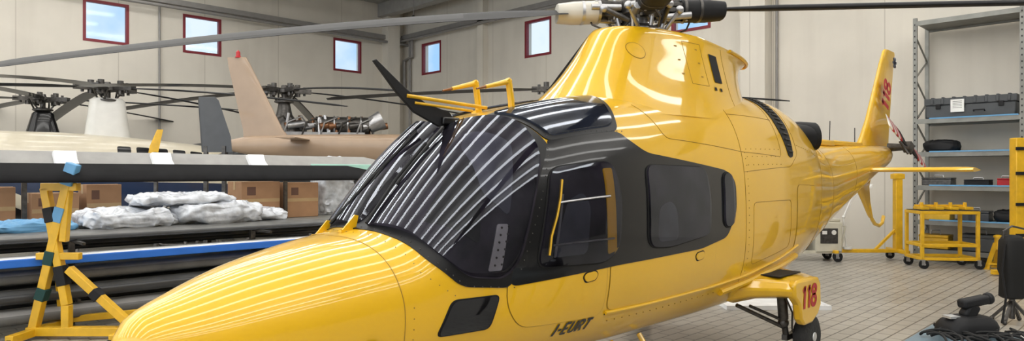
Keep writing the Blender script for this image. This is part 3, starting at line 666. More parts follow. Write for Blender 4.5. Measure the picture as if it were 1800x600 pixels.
# ------------------------------------------------------------------ parked helicopters behind
def parked(name,label,loc,rz,paint,low,boom=(2.45,2.08),finp=None,hubz=3.4,pyl=None,bl=None,blen=4.7,finm=None,scale=1,engine=False,wz=(1.7,2.1),hubmat=None,wr=(0,7),drop=.22):
    e=thing(name,label,'helicopter',loc,rz); e.scale=(scale,)*3
    bt,bb=boom
    rows=[(-3.6,1.3,1.2,1.25,.03,2,2),(-3.45,1.45,.95,1.2,.25,2,2),(-3.0,1.65,.7,1.2,.5,2.1,2.3),(-2.5,1.95,.6,1.25,.65,2.4,2.5),(-1.9,2.2,.55,1.3,.72,2.7,2.7),(-1,2.3,.52,1.4,.76,2.8,2.7),(0,2.38,.52,1.5,.76,2.7,2.6),
     (1,2.42,.7,1.6,.7,2.4,2.3),(1.8,2.42,1.1,1.8,.5,2.2,2.2),(2.6,bt,bb-.3,(bt+bb)/2-.1,.3,2,2),(4.5,bt,bb-.1,(bt+bb)/2,.2,2,2),(6.3,bt-.03,bb+.02,(bt+bb)/2,.16,2,2),(6.95,(bt+bb)/2+.07,(bt+bb)/2-.07,(bt+bb)/2,.06,2,2),(7.15,(bt+bb)/2+.01,(bt+bb)/2-.01,(bt+bb)/2,.01,2,2)]
    h=Hull(rows); h.mesh(90,48).obj('fuselage',paint,e,ang=60)
    for mir in(False,True):
        if low: patch(h,[(-3.3,.3,1.0),(-2.6,.6,1.35),(1.2,.7,1.5),(2.2,.4,1.5),(1.2,.6,1.0),(0,.7,.7),(-2.6,.6,.8)],'lower_stripe',low,e,.006,.1,10,mirror=mir)
        patch(h,[(-3.05,.3,1.6),(-2.9,.5,1.4),(-2.3,.68,1.45),(-2.0,.6,2.1),(-2.25,.3,2.05)],'windshield',YGLASS,e,.012,.08,8,mirror=mir)
        patch(h,[(-3.05,.3,1.6),(-2.9,.5,1.4),(-2.3,.68,1.45),(-2.0,.6,2.1),(-2.25,.3,2.05)],'windshield_frame',BLK,e,.006,.08,8,mirror=mir)
        for k in range(*wr):
            x=-1.7+k*.34; patch(h,[(x,.75,wz[0]),(x+.24,.75,wz[0]),(x+.24,.72,wz[1]),(x,.72,wz[1])],'side_window',BLK,e,.008,.05,5,mirror=mir)
    if finp: fin('tail_fin',finm or paint,e,finp)
    mb=MB(); rg=[]
    for y in(-1.1,-.2,.2,1.1): rg.append([(5.1+(a+.25)*.4,y,bt-.12+b*.3) for a,b in AF])
    mb.loft(rg); mb.obj('stabilizer',paint,e)
    w0,w1,pz=pyl or (.9,.4,3.0)
    mb=MB(); rg=[]
    for t in[0,.15,.3,.5,.75,.95,1]:
        z=2.2+(pz-2.2)*t; L=w0+(w1-w0)*t; 
        if t==1: L*=.85
        rg.append([(L*.5*math.copysign(abs(math.cos(q))**.6,math.cos(q))*1.2,L*.33*math.copysign(abs(math.sin(q))**.6,math.sin(q)),z) for q in [2*math.pi*k/28 for k in range(28)]])
    if not engine: mb.loft(rg); mb.obj('rotor_pylon',WHITE if paint is CREAM else paint,e,ang=50)
    else:
        mb.cyl((.7,-.17,2.66),(1.9,-.17,2.66),.2); mb.cyl((.7,.22,2.66),(1.9,.22,2.66),.2); mb.prof((0,0,2.3),(0,0,1),[(0,.4),(.3,.38),(.45,.28),(.6,.18),(1.0,.1)])
        for k in range(46):
            a=random.uniform(-.8,2.1); b=random.uniform(-.4,.4); mi=k%3; mb.cyl((a,b,2.35),(a+random.uniform(-.12,.12),b*.8,2.7+random.random()*.22),.035,n=8,mi=mi)
            mb.cyl((a,b,2.62),(a+.35,b*.7,2.68),.08,n=10,mi=(k+1)%3)
        for k in range(6): mb.tube([(-.4+.4*k,-.4,2.4),(-.3+.4*k,-.45,2.7),(.0+.4*k,-.3,2.85),(.15+.4*k,-.1,2.6)],.022,8,mi=k%2)
        for x in(.8,1.1,1.4,1.7): mb.cyl((x,-.17,2.66),(x+.03,-.17,2.66),.225,mi=1)
        mb.cyl((-.7,0,2.52),(.4,0,2.62),.17); mb.box((.6,0,2.45),(2.4,.8,.08),1); mb.prof((1.9,-.17,2.66),(1,0,.5),[(0,.18),(.35,.22)],mi=1); mb.obj('engine_assembly',[DSTEEL,STEEL,COPPER],e,ang=40)
    mb=MB(); mb.cyl((0,0,pz-.1),(0,0,hubz+.05),.06); mb.prof((0,0,hubz-.07),(0,0,1),[(0,.12),(.02,.2),(.1,.2),(.13,.08),(.2,.06)])
    mb.prof((0,0,hubz-.3),(0,0,1),[(0,.12),(.03,.22),(.06,.22),(.1,.1)])
    for a in bl:
        d=Vector((math.cos(a),math.sin(a),0)); c=Vector((0,0,hubz)); mb.bar(c+d*.1,c+d*.6,.15,.10); mb.cyl(c+d*.3-Vector((0,0,.13)),c+d*.3+Vector((0,0,.15)),.06,n=10); mb.cyl(c+d*.3+Vector((-d.y,d.x,0))*.14,Vector((0,0,hubz-.25))+d*.17,.02,n=8)
        mb.cyl(c+d*.45-Vector((0,0,.1)),c+d*.45+Vector((0,0,.1)),.03,n=8)
    mb.obj('rotor_hub',hubmat or DSTEEL,e)
    for a in bl: blade(e,(0,0,hubz),(blen*math.cos(a),blen*math.sin(a),hubz-drop),.5,.27,[DGREY,BLKM],pitch=R(6),segs=20)
    for sg in(-1,1):
        mb=MB(); mb.tube([(-2.6,sg*.95,.2),(-2.35,sg*.95,.05),(-2.1,sg*.95,.045),(1.3,sg*.95,.045)],.045,10)
        mb.tube([(-1.3,sg*.4,.6),(-1.3,sg*.8,.4),(-1.3,sg*.95,.06)],.035,8); mb.tube([(.6,sg*.4,.62),(.6,sg*.8,.4),(.6,sg*.95,.06)],.035,8); mb.obj('landing_skid',DSTEEL,e)
    return e,h
tanh,hh=parked('helicopter','tan painted helicopter with tall swept tail fin and red beacon',(5.57,5.74,0),R(135),TAN,None,boom=(2.50,2.05),finp=[(5.45,6.50,2.3,.11),(5.70,6.52,2.6,.10),(6.35,6.82,3.9,.06),(6.45,6.84,4.08,.05)],hubz=3.42,bl=[R(2),R(92),R(182),R(272)],blen=4.75)
mb=MB(); mb.prof((6.62,0,4.07),(0,0,1),[(0,.06),(.02,.06),(.03,.045),(.12,.04),(.16,.0)]); mb.obj('beacon',RED,tanh,label='red anti-collision beacon')
wh_,_=parked('helicopter','white and cream helicopter with navy underside and tall rotor pylon',(-.73,13.4,0),R(172),CREAM,NAVY,boom=(2.3,2.0),finp=[(5.6,6.5,2.2,.1),(6.3,6.8,3.2,.06)],hubz=3.36,pyl=(.72,.52,3.15),bl=[R(8),R(62),R(134),R(206),R(278)],blen=5.2,scale=1.06,wz=(2.0,2.26),wr=(0,5),drop=.45)
c_,_=parked('helicopter','dark grey helicopter with uncowled engine and exposed rotor gearbox',(3.13,12.9,0),R(-30),DGREY,None,boom=(2.3,2.0),finp=[(5.6,6.5,2.2,.1),(6.2,6.7,2.9,.06)],hubz=3.45,bl=[R(10),R(82),R(154),R(226),R(298)],blen=4.6,engine=True,finm=WHITE,drop=.4,scale=1.1)
mb=MB()
for i,k in enumerate((GREEN,WHITE,RED)): mb.box((6.15+i*.1,-.1,2.45),(.1,.01,.22),i)
mb.obj('flag_decal',[GREEN,WHITE,RED],c_,label='green white red flag')
parked('helicopter','black helicopter with dark rotor head parked against wall',(-1.36,16.4,0),R(176),BLK,None,boom=(2.3,2.0),finp=[(5.6,6.5,2.2,.1),(6.3,6.8,3.0,.06)],hubz=3.5,pyl=(.8,.35,3.2),bl=[R(0),R(72),R(144),R(216),R(288)],blen=4.6)
st=thing('tail_fin_stand','dark grey detached tail fin upright on steel trolley','aircraft part',(-.55,7.95,0),R(-45))
mb=MB(); mb.bar((-.5,-.3,.12),(.5,-.3,.12),.06); mb.bar((-.5,.3,.12),(.5,.3,.12),.06); mb.bar((-.4,-.3,.12),(-.4,.3,.12),.06); mb.bar((.4,-.3,.12),(.4,.3,.12),.06)
for x in(-.15,.15): mb.bar((x,0,.12),(x,0,2.15),.06)
mb.bar((-.4,0,.12),(-.15,0,1.2),.04); mb.bar((.4,0,.12),(.15,0,1.2),.04); mb.bar((-.4,-.3,.12),(-.4,.3,.12),.05)
for x in(-.45,.45):
    for y in(-.3,.3): mb.cyl((x,y-.02,.05),(x,y+.02,.05),.05)
mb.obj('trolley_frame',DSTEEL,st)
fin('tail_fin',DGREY,st,[(-.22,.28,2.05,.06),(-.24,.26,2.3,.06),(-.28,.06,2.9,.04),(-.27,.0,2.96,.03)])
sy=thing('tail_fin_stand','small yellow detached fin on slim steel stand','aircraft part',(-1.25,8.6,0),R(-45))
mb=MB(); mb.bar((-.4,-.25,.05),(.4,-.25,.05),.06); mb.bar((-.4,.25,.05),(.4,.25,.05),.06); mb.bar((0,-.25,.05),(0,.25,.05),.06); mb.bar((0,0,.05),(0,0,2.05),.05); mb.obj('stand_frame',DSTEEL,sy)
fin('tail_fin',YEL2,sy,[(-.14,.02,1.95,.04),(-.10,.06,2.15,.04),(.02,.12,2.42,.03)])

# ------------------------------------------------------------------ stored rotor blades, rack and wraps
def rack_blade(label,y,z,x0,x1,mats,chord=.36,pitch=0,mif=None,th=1.3):
    return blade(None,(0,0,0),(x1-x0,0,0),.0,chord,mats,'rotor_blade',pw=1,pitch=pitch,label=label,cat='rotor blade',group='rotor blades stored on racks',mif=mif,loc=(x0,y,z),rootc=.8,segs=20,th=th)
rk=thing('blade_rack','long grey steel rack holding rotor blades','rack',(0,6.3,0))
for x in(-5.2,-3.1,-1.0,1.0):
    mb=MB()
    for y in(-.75,.75): mb.bar((x,y,0),(x,y,1.0),.06)
    for z in(.10,.30,.50,.74,.94): mb.bar((x,-1.3 if z>.7 else -1.1,z),(x,.75,z),.03)
    mb.obj('rack_frame',DSTEEL,rk)
mb=MB(); mb.box((-2.0,.05,1.0),(6.6,1.4,.03)); mb.obj('rack_shelf',RACKM,rk)
specs=[(.96,5.42,-.1,MGREY,1.3,12),(.79,5.25,.0,None,1,0),(.57,5.28,.0,LGREY,2.2,14),(.37,5.22,.1,MGREY,2.4,10),(.16,5.2,.3,LGREY,2.4,12)]
for z,y,dx,m,th,pt in specs:
    if m is None:
        mb=MB(); mb.box((-2.35,5.22,.80),(5.3,.46,.03),0); mb.box((-2.35,4.98,.785),(5.3,.03,.085),1); mb.box((-2.35,5.2,.772),(5.3,.44,.02),1)
        mb.obj('foam_cradle',[FOAM,BLUE],label='long white foam cradle with bright blue edge on blade rack',cat='foam cradle',bevel=.01)
    else: rack_blade({LGREY:'light grey thick rotor blade lying on rack',MGREY:'mid grey rotor blade lying on rack'}[m],y,z+.03,-5.6,.2+dx,[m,MGREY if m is LGREY else DGREY],.38,R(pt),th=th)
for k,(z,y,m) in enumerate([(.57,5.9,GREYP),(.37,5.9,DGREY),(.15,5.9,MGREY),(.8,6.0,LGREY),(.37,6.5,LGREY),(.15,6.5,MGREY),(.57,6.5,DGREY)]):
    rack_blade('grey rotor blade lying in middle of rack',y,z+.04,-5.6,.9,[m,DGREY],.40,R(10))
def blob(d,amp,fr,n=96,m=48,seed=0):
    mb=MB(); rg=[]
    for i in range(m+1):
        t=math.pi*i/m; ring=[]
        for k in range(n):
            q=2*math.pi*k/n; v=Vector((math.sin(t)*math.cos(q),math.sin(t)*math.sin(q),math.cos(t)))
            p=Vector((math.copysign(abs(v.x)**.5,v.x)*d[0]/2,math.copysign(abs(v.y)**.5,v.y)*d[1]/2,math.copysign(abs(v.z)**.7,v.z)*d[2]/2))
            s0=Vector((seed,0,0)); s1=Vector((seed,3,7))
            nn=(1-2*abs(noise.noise(p*fr+s0)))*.9+(1-2*abs(noise.noise(p*fr*2.6+s1)))*.4+(1-2*abs(noise.noise(p*fr*6+s0)))*.15-1
            p+=v*nn*amp; p.z=max(p.z,-d[2]*.42); ring.append(p+Vector((0,0,d[2]*.42)))
        rg.append(ring)
    mb.loft(rg); return mb
for k,(x,y,z,dx,dy,dz) in enumerate([(-2.42,6.0,1.02,1.1,.95,.28),(-1.35,6.0,1.02,1.2,.95,.34),(-1.75,6.0,1.29,1.3,.65,.17),(-.75,5.95,1.02,.7,.7,.20)]):
    blob((dx,dy,dz),.07,3.8,seed=k*7).obj('plastic_bundle',PLAST,loc=(x,y,z),ang=60,label='crumpled clear plastic wrapped bundle on rack shelf',cat='wrapped package',group='plastic wrapped bundles')
blob((.7,.6,1.05),.06,5,seed=50).obj('plastic_bundle',PLAST,loc=(1.0,6.9,1.02),ang=60,label='tall white plastic wrapped package',cat='wrapped package')
blob((.9,.5,.16),.05,5,seed=80).obj('plastic_bundle',LBLUE,loc=(-3.45,5.85,1.02),ang=60,label='pale blue plastic sheet bundle on rack',cat='wrapped package')
def carton(x,y,z,d,rz=0,label='brown cardboard box sealed with tape'):
    e=thing('cardboard_box',label,'box',(x,y,z),rz)
    mb=MB(); mb.box((0,0,d[2]/2),d); mb.obj('box_body',CARD,e,bevel=.008)
    mb=MB(); mb.box((0,0,d[2]+.001),(d[0]*1.004,.06,.003)); mb.box((-d[0]/2-.001,0,d[2]-.06),(.003,.06,.12)); mb.obj('packing_tape',TAPE,e)
    mb=MB(); mb.box((0,-d[1]/2-.001,d[2]*.5),(d[0]*.98,.002,.05)); mb.obj('packing_tape',TAPE,e)
    mb=MB(); mb.box((-d[0]*.25,-d[1]/2-.002,d[2]*.75),(d[0]*.22,.002,d[2]*.22)); mb.obj('box_print',PRINT,e)
carton(-.45,6.72,1.015,(.60,.5,.56)); carton(.22,6.72,1.015,(.55,.5,.54),.03); carton(-3.05,6.75,1.015,(.5,.4,.44)); carton(-2.5,6.82,1.015,(.42,.3,.54),.1)
carton(-3.75,6.8,1.015,(.6,.4,.52),0)
rack_blade('long pale grey rotor blade cradled in white foam blocks',6.3,1.80,-5.8,1.7,[LGREY,GREYP],.30,R(50),th=.8)
for k,x in enumerate((-3.95,-3.0,-1.9,-.6)):
    mb=MB(); mb.prism([(-.13,-.12),(.1,-.12),(.14,.04),(.10,.16),(.02,.18),(-.04,.08),(-.13,.02)],'x',-.12,.12); mb.obj('foam_block',FOAM,loc=(x,6.3,1.80),label='white foam block clipped on rotor blade edge',cat='foam block',group='foam blocks on blade',bevel=.008)
mb=MB(); mb.box((0,0,0),(1.3,.06,.09)); mb.obj('foam_strip',MINT,loc=(.9,6.24,1.80),label='mint green foam strip on rotor blade',cat='foam strip',bevel=.01)
us=thing('blade_support','grey steel uprights carrying the upper blade','stand',(0,6.4,0))
for x in(-4.4,-3.4,-.10,1.45):
    mb=MB(); mb.bar((x,0,1.0),(x,0,1.74),.05); mb.bar((x,-.25,1.72),(x,.1,1.72),.04); mb.obj('upright',DSTEEL,us)
rack_blade('long matte black rotor blade resting on yellow stand',4.62,1.66,-6.2,.35,[BLKB,BLKB],.34,R(34),th=1.0)
def stand(loc,rz,label):
    e=thing('blade_stand',label,'stand',loc,rz)
    mb=MB()
    mb.bar((0,0,1.62),(-.36,0,.1),.085); mb.bar((-.24,.0,1.55),(-.02,0,.35),.08); mb.bar((-.32,0,.85),(.12,0,.85),.07)
    mb.bar((.0,0,.72),(.66,0,.12),.08); mb.bar((0,0,1.62),(-.05,0,1.0),.07); mb.bar((-.27,0,1.56),(.1,0,1.56),.08)
    mb.bar((-.42,0,.08),(.72,0,.08),.09); mb.bar((-.36,-.35,.07),(-.36,.5,.07),.08); mb.bar((.62,-.3,.07),(.62,.5,.07),.08)
    mb.bar((-.36,.45,.1),(.9,.45,.22),.07); mb.bar((-.36,.45,.07),(-.2,.1,1.1),.07); mb.bar((-.02,0,.35),(-.02,0,.08),.08)
    mb.bar((.0,0,1.6),(.03,0,1.76),.06)
    mb.obj('stand_frame',YEL2,e,bevel=.006)
    mb=MB(); mb.bar((.0,-.03,1.58),(.07,-.03,1.80),.09,.12); mb.obj('padding',LBLUE,e,bevel=.01)
    for p,q,w,m in(((-.07,0,1.35),(-.11,0,1.2),.1,LBLUE),((-.25,0,.52),(-.29,0,.40),.10,GREENP),((-.09,0,.75),(-.05,0,.55),.10,BLKM),((.25,0,.49),(.32,0,.42),.10,BLKM),((-.17,0,.9),(-.20,0,.76),.10,GREENP),((-.2,0,1.35),(-.17,0,1.2),.1,BLKM)):
        mb=MB(); mb.bar(p,q,w); mb.obj('padding',m,e,bevel=.006)
    for x in(-.36,.62):
        mb=MB(); mb.cyl((x-.02,-.34,.035),(x+.02,-.34,.035),.035); mb.obj('foot',RUB,e)
stand((-3.30,4.72,0),R(-45),'chunky yellow steel blade stand with padded clamps and straps')
mb=MB(); mb.box((0,0,.008),(1.3,.85,.016)); mb.box((0,.42,.03),(1.3,.012,.05)); mb.box((0,-.42,.03),(1.3,.012,.05)); mb.box((.645,0,.03),(.012,.85,.05)); mb.box((-.645,0,.03),(.012,.85,.05))  # white tray added to imitate the bright glow on the floor under the belly
mb.obj('floor_glow_tray',FOAM,loc=(3.6,.50,0),rz=R(-45),label='shallow white tray added to imitate floor glow beneath helicopter',cat='tray')

# ------------------------------------------------------------------ shelving
sh=thing('shelving_unit','tall grey steel shelving unit with perforated uprights','shelving',(10.45,-.42,0))
HT=4.74
for x in(-.42,.42):
    for y in(-.85,.85):
        mb=MB(); mb.bar((x,y,0),(x,y,HT),.07,.05)
        if x<0:
            for k in range(40): mb.box((x-.036,y,.2+k*.113),(.002,.018,.03),1)
        mb.obj('upright',[RACKM,BLKM],sh)
for y in(-.85,.85):
    z=.2; s=1
    while z<HT-.4:
        mb=MB(); mb.bar((-.42*s,y,z),(.42*s,y,z+.42),.025); mb.obj('lattice_brace',RACKM,sh); s=-s; z+=.42
SZ=[.22,.78,1.45,2.10,2.74,4.66]
for z in SZ:
    mb=MB(); mb.box((0,0,z-.02),(.86,1.68,.03)); mb.box((-.44,0,z-.03),(.03,1.7,.09)); mb.box((.44,0,z-.03),(.03,1.7,.09))
    if .5<z<4: mb.box((-.445,-.1,z+.02),(.04,1.4,.025),1); mb.box((-.1,-.1,z+.003),(.6,1.4,.008),1)
    mb.obj('shelf',[RACKM,LBLUE],sh)
s2=thing('shelving_unit','grey steel shelving unit beside the first one','shelving',(10.45,-2.25,0))
for x in(-.42,.42):
    for yy in(-.85,.85):
        mb=MB(); mb.bar((x,yy,0),(x,yy,HT),.07,.05); mb.obj('upright',RACKM,s2)
for z in SZ: mb=MB(); mb.box((0,0,z-.03),(.9,1.7,.06)); mb.obj('shelf',RACKM,s2)
cs=thing('equipment_case','dark grey plastic transit case with white label','case',(10.4,-.45,2.745))
mb=MB(); mb.box((0,0,.14),(.62,1.45,.26)); mb.obj('case_body',CASEM,cs,bevel=.03)
mb=MB(); mb.box((0,0,.335),(.64,1.48,.13)); 
for k in range(8): mb.box((-.33,-.62+k*.175,.335),(.02,.05,.11)); mb.box((0,-.62+k*.175,.41),(.6,.05,.02))
mb.obj('case_lid',CASEM,cs,bevel=.02)
for y in(-.5,.1,.5):
    mb=MB(); mb.box((-.33,y,.24),(.03,.08,.09)); mb.obj('latch',BLKM,cs,bevel=.005)
mb=MB(); mb.tube([(-.33,-.25,.12),(-.37,-.25,.14),(-.37,-.08,.14),(-.33,-.08,.12)],.012); mb.obj('handle',BLKM,cs)
mb=MB(); mb.box((-.345,.18,.24),(.004,.22,.24)); mb.obj('case_label',PAPER,cs)
mb=MB(); 
for k in range(5): mb.box((-.348,.18,.32-k*.03),(.003,.15,.008))
mb.obj('label_print',DSTEEL,cs)
def toolbox(x,y,z,d,m,lab,rz=0):
    e=thing('tool_box',lab,'tool box',(x,y,z),rz)
    mb=MB(); mb.box((0,0,d[2]*.35),(d[0],d[1],d[2]*.7)); mb.obj('box_body',m,e,bevel=.012)
    mb=MB(); mb.box((0,0,d[2]*.8),(d[0]*1.03,d[1]*1.02,d[2]*.18)); mb.obj('box_lid',m,e,bevel=.012)
    mb=MB(); mb.tube([(0,-.08,d[2]*.88),(0,-.07,d[2]*1.15),(0,.07,d[2]*1.15),(0,.08,d[2]*.88)],.012); mb.obj('handle',STEEL,e)
def softbag(x,y,z,d,m,lab,seed):
    blob(d,.03,6,48,24,seed=seed).obj('cover_bag',m,loc=(x,y,z),ang=180,label=lab,cat='bag')
softbag(10.35,.05,2.115,(.5,.6,.26),BLKM,'black padded fabric bag on shelf',3)
toolbox(10.35,.1,1.465,(.4,.5,.17),DSTEEL,'dark steel tool box on shelf'); toolbox(10.35,-.55,1.465,(.35,.4,.13),BLKM,'low black tool box on shelf'); toolbox(10.3,-1.0,1.465,(.3,.25,.16),RED,'small red tool box on shelf')
toolbox(10.35,.1,.795,(.4,.45,.2),YEL2,'yellow tool box on shelf'); toolbox(10.35,-.5,.795,(.4,.5,.22),DGREY,'dark tool box on lower shelf'); softbag(10.35,-1.0,.795,(.4,.4,.25),BLKM,'black soft bag on lower shelf',9)
toolbox(10.35,-.6,.235,(.45,.6,.35),CASEM,'dark case on bottom shelf'); toolbox(10.35,.15,.235,(.4,.5,.3),YEL2,'yellow case on bottom shelf')

def castor(e,x,y):
    c=sub('castor',e,(x,y,0))
    mb=MB(); mb.cyl((.03,-.022,.08),(.03,.022,.08),.08,n=24); mb.obj('castor_wheel',RUB,c)
    mb=MB(); mb.box((.01,-.03,.11),(.06,.006,.09)); mb.box((.01,.03,.11),(.06,.006,.09)); mb.box((0,0,.158),(.08,.08,.012)); mb.cyl((.03,-.035,.08),(.03,.035,.08),.02); mb.obj('castor_fork',STEEL,c)
TX,TY=9.22,-.20
ct=thing('trolley','yellow square tube trolley on castors with two decks','trolley',(TX,TY,0),R(-50))
mb=MB()
for x in(-.47,.47):
    for y in(-.28,.28): mb.bar((x,y,.16),(x,y,1.0),.055)
for z in(.18,.42,1.0):
    for y in(-.28,.28): mb.bar((-.5,y,z),(.5,y,z),.055)
    for x in(-.47,.47): mb.bar((x,-.28,z),(x,.28,z),.055)
mb.obj('trolley_frame',YEL2,ct,bevel=.006)
mb=MB(); mb.box((0,0,1.03),(.95,.56,.02)); mb.obj('trolley_deck',DSTEEL,ct)
for x in(-.47,.47):
    for y in(-.28,.28): castor(ct,x,y)
mb=MB()
for x in(-.35,-.1,.15,.4):
    mb.box((x,0,.03),(.14,.3,.05)); mb.bar((x-.04,-.1,.05),(x-.04,-.1,.13),.03); mb.cyl((x+.03,.05,.05),(x+.03,.05,.13),.03)
mb.bar((-.42,.1,.07),(.45,.1,.07),.035); mb.obj('tooling_fixture',[YEL2],loc=(TX,TY,1.042),rz=R(-50),bevel=.004,label='yellow metal tooling fixture on trolley deck',cat='tooling')
ho=thing('hoist_stand','yellow steel post stand with long rolling base','stand',(9.33,1.00,0),R(-45))
mb=MB(); mb.bar((.5,0,.17),(.5,0,1.70),.13); mb.bar((-.85,0,.19),(.6,0,.19),.09,.07); mb.bar((.5,-.35,.19),(.5,.35,.19),.09,.07); mb.bar((-.8,-.25,.19),(-.8,.25,.19),.08,.06); mb.bar((.45,0,.6),(.05,0,.2),.05); mb.box((.5,0,1.64),(.2,.16,.1)); mb.obj('post_frame',YEL2,ho,bevel=.008)
for x,y in((-.8,-.22),(-.8,.22),(.5,-.32),(.5,.32)): castor(ho,x,y)
lp=thing('magnifier_lamp','white articulated magnifier work lamp on stand','lamp',(8.98,1.35,0),R(-45))
mb=MB(); mb.cyl((0,0,.226),(0,0,.27),.1); mb.tube([(0,0,.25),(-.04,0,.55),(-.06,0,.85)],.016); mb.tube([(-.06,0,.85),(.1,0,1.22),(.28,0,1.45)],.016); mb.tube([(-.03,0,.86),(.13,0,1.2),(.3,0,1.43)],.007); mb.sphere((-.06,0,.85),.03); mb.sphere((.28,0,1.45),.03); mb.obj('lamp_arm',WHITE,lp)
mb=MB(); mb.prof((.38,0,1.40),(-.35,0,.6),[(0,.14),(.03,.14),(.09,.06),(.13,.04)]); mb.cyl((.28,0,1.45),(.34,0,1.45),.015); mb.obj('lamp_head',WHITE,lp)
jk=thing('jack_stand','small yellow triangular jack stand','jack',(9.62,-.98,0))
mb=MB()
for k in range(3):
    a=k*2*math.pi/3+.4; mb.bar((.22*math.cos(a),.22*math.sin(a),.02),(.05*math.cos(a),.05*math.sin(a),.46),.05); mb.bar((.22*math.cos(a),.22*math.sin(a),.1),(.22*math.cos(a+2.094),.22*math.sin(a+2.094),.1),.03); mb.box((.22*math.cos(a),.22*math.sin(a),.015),(.09,.09,.03))
mb.cyl((0,0,.35),(0,0,.58),.055); mb.prof((0,0,.56),(0,0,1),[(0,.07),(.03,.07),(.05,.03)]); mb.obj('jack_frame',YEL2,jk)
gp=thing('ground_power_cart','beige wheeled ground power cart with black coiled hose','power cart',(8.55,1.95,0),R(-45)); gp.scale=(1.12,1.12,1.12)
mb=MB(); mb.box((.28,0,.42),(.46,.5,.52)); mb.box((.28,0,.71),(.42,.46,.06)); mb.obj('cart_body',BEIGE,gp,bevel=.02)
mb=MB(); mb.box((.28,-.252,.44),(.3,.006,.26)); mb.box((.20,-.258,.5),(.08,.01,.06),1); mb.cyl((.36,-.25,.5),(.36,-.265,.5),.04,mi=1); mb.obj('control_panel',[DSTEEL,WHITE],gp)
mb=MB(); mb.bar((-.5,-.2,.16),(.5,-.2,.16),.05); mb.bar((-.5,.2,.16),(.5,.2,.16),.05); mb.tube([(.5,-.2,.16),(.58,-.2,.6),(.58,.2,.6),(.5,.2,.16)],.018); mb.obj('cart_frame',BEIGE,gp)
mb=MB(); pts=[]
for i in range(190):
    a=i*.28; r=.20+.05*math.sin(i*.7); pts.append((-.26+r*math.cos(a),-.05+.002*i-.12+.05*math.sin(i*.9),.45+r*1.1*math.sin(a)))
mb.tube(pts,.028,8); mb.obj('coiled_hose',RUB,gp)
for x in(-.42,.42):
    for y in(-.2,.2): castor(gp,x,y)
yc=thing('maintenance_stand','tall yellow steel maintenance stand column with black clamps','stand',(8.6,-1.42,0),R(-45))
mb=MB(); mb.box((0,0,1.3),(.17,.16,1.95)); mb.box((0,0,.3),(.22,.22,.1)); mb.bar((-.25,-.25,.06),(.25,-.25,.06),.08); mb.bar((-.25,.25,.06),(.25,.25,.06),.08); mb.bar((0,-.25,.06),(0,.25,.06),.1); mb.bar((0,0,.08),(0,0,.4),.12)
mb.obj('column',YEL2,yc,bevel=.01)
for z in(.7,1.2,1.7,2.1):
    mb=MB(); mb.box((0,-.09,z),(.19,.03,.05)); mb.obj('clamp',BLKM,yc)
ch=thing('equipment_stand','dark upright equipment stand with padded column and splayed legs','stand',(4.46,-1.98,0),R(-45))
mb=MB(); rg=[]
for z,w,d in((.28,.09,.08),(.30,.12,.10),(.55,.11,.10),(.60,.13,.11),(.93,.12,.10),(.98,.09,.08),(1.0,.05,.05)):
    rg.append([(w*math.copysign(abs(math.cos(q))**.6,math.cos(q)),d*math.copysign(abs(math.sin(q))**.6,math.sin(q)),z) for q in [2*math.pi*k/24 for k in range(24)]])
mb.loft(rg); mb.obj('padded_column',RUB,ch)
mb=MB(); mb.cyl((0,0,.05),(0,0,.3),.03)
for k in range(4):
    a=k*math.pi/2+.6; mb.bar((0,0,.26),(.2*math.cos(a),.2*math.sin(a),.03),.03); mb.sphere((.2*math.cos(a),.2*math.sin(a),.025),.025)
mb.obj('splayed_base',DSTEEL,ch)
mb=MB(); mb.tube([(.11,0,.92),(.17,0,.98),(.17,0,1.06),(.0,0,1.1),(-.10,0,1.04),(-.10,0,.95)],.012); mb.obj('handle',DSTEEL,ch)
mb=MB(); mb.tube([(-.12,-.06,.9),(-.17,-.08,.6),(-.14,-.1,.3),(-.2,-.12,.02)],.012); mb.obj('strap',BLKM,ch)
# table
tb=thing('work_table','work table with blue grey top and steel legs','table',(-.95,-2.78,0))
mb=MB(); mb.box((0,0,.80),(.95,.84,.035)); mb.obj('table_top',TABT,tb,bevel=.006)
mb=MB(); mb.box((0,0,.74),(.85,.74,.06)); mb.obj('apron',DSTEEL,tb)
for x in(-.42,.42):
    for y in(-.36,.36): mb=MB(); mb.bar((x,y,0),(x,y,.74),.04); mb.obj('leg',DSTEEL,tb)
dv=thing('test_device','black handheld test device with grip on dark base','electronic device',(-.64,-2.56,.818),R(-35))
mb=MB(); rg=[]
for z,a,b in((0,.13,.085),(.01,.15,.095),(.05,.15,.095),(.075,.135,.085),(.10,.10,.07),(.105,.05,.04)):
    rg.append([(a*math.copysign(abs(math.cos(q))**.5,math.cos(q))+z*.2,b*math.copysign(abs(math.sin(q))**.5,math.sin(q)),z) for q in [2*math.pi*k/28 for k in range(28)]])
mb.loft(rg); mb.obj('device_body',BLKM,dv)
mb=MB(); mb.bar((.0,0,.09),(.05,0,.165),.06,.07); mb.bar((-.03,0,.165),(.13,0,.19),.065,.05); mb.cyl((.12,0,.188),(.16,0,.195),.03,.035); mb.obj('device_head',BLKM,dv,bevel=.014)
mb=MB(); mb.box((-.09,0,.1),(.06,.06,.012)); mb.obj('device_screen',ALU,dv)
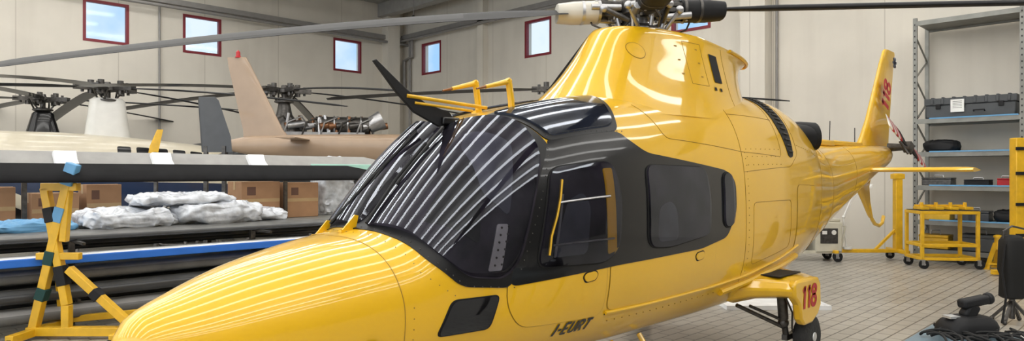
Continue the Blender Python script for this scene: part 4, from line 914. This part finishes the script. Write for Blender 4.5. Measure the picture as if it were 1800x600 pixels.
for k in range(9):
    pts=[]; random.seed(20+k); a=random.random()*6; b=random.uniform(.8,1.3)
    for i in range(60):
        t=i/59; pts.append((-1.02+.5*t+.05*math.sin(9*b*t+a)+.03*math.sin(21*t+a),-2.48-.045*k+.08*math.sin(11*b*t+a*2),.828+.03*abs(math.sin(12*t+k))))
    pts=[(p[0],min(p[1],-2.385),p[2]) for p in pts]
    mb=MB(); mb.tube(pts,.0065,8); mb.obj('cable',RUB,label='thin black cable lying tangled on table',cat='cable',group='cables on table')
for k,(x,y,a) in enumerate([(-.62,-2.92,.3),(-.75,-3.02,-.2),(-.85,-2.95,.8)]):
    mb=MB(); mb.box((0,0,.001),(.297,.21,.002)); mb.obj('paper_sheet',PAPER,loc=(x,y,.8185+k*.0025),rz=a,label='white paper sheet on table',cat='paper',group='papers on table')

# ------------------------------------------------------------------ world, lights, camera
w=bpy.data.worlds.new('World'); S.world=w; w.use_nodes=True; nt=w.node_tree; bg=nt.nodes['Background']
tc=nt.nodes.new('ShaderNodeTexCoord'); no=nt.nodes.new('ShaderNodeTexNoise'); no.inputs['Scale'].default_value=7; no.inputs['Detail'].default_value=5
cr=nt.nodes.new('ShaderNodeValToRGB'); cr.color_ramp.elements[0].color=(.40,.65,.95,1); cr.color_ramp.elements[1].color=(.85,.93,1,1); cr.color_ramp.elements[0].position=.38; cr.color_ramp.elements[1].position=.54
nt.links.new(tc.outputs['Generated'],no.inputs['Vector']); nt.links.new(no.outputs['Fac'],cr.inputs['Fac']); nt.links.new(cr.outputs['Color'],bg.inputs['Color']); bg.inputs['Strength'].default_value=1.1
def area(loc,rot,sx,sy,e,col=(1,1,1)):
    l=bpy.data.lights.new('daylight','AREA'); l.shape='RECTANGLE'; l.size=sx; l.size_y=sy; l.energy=e; l.color=col
    o=bpy.data.objects.new('daylight',l); COL.objects.link(o); o.location=loc; o.rotation_euler=rot; return o
area((-19.5,0,3.8),(R(90),0,R(-90)),20,6.5,600,(1,.98,.95))
cam=bpy.data.cameras.new('camera'); co=bpy.data.objects.new('camera',cam); COL.objects.link(co)
co.location=(-5.038,-3.447,1.7); co.rotation_euler=(R(90),0,R(-45)); cam.sensor_width=36; cam.lens=24; cam.shift_y=5/1800; cam.clip_start=.05
S.camera=co
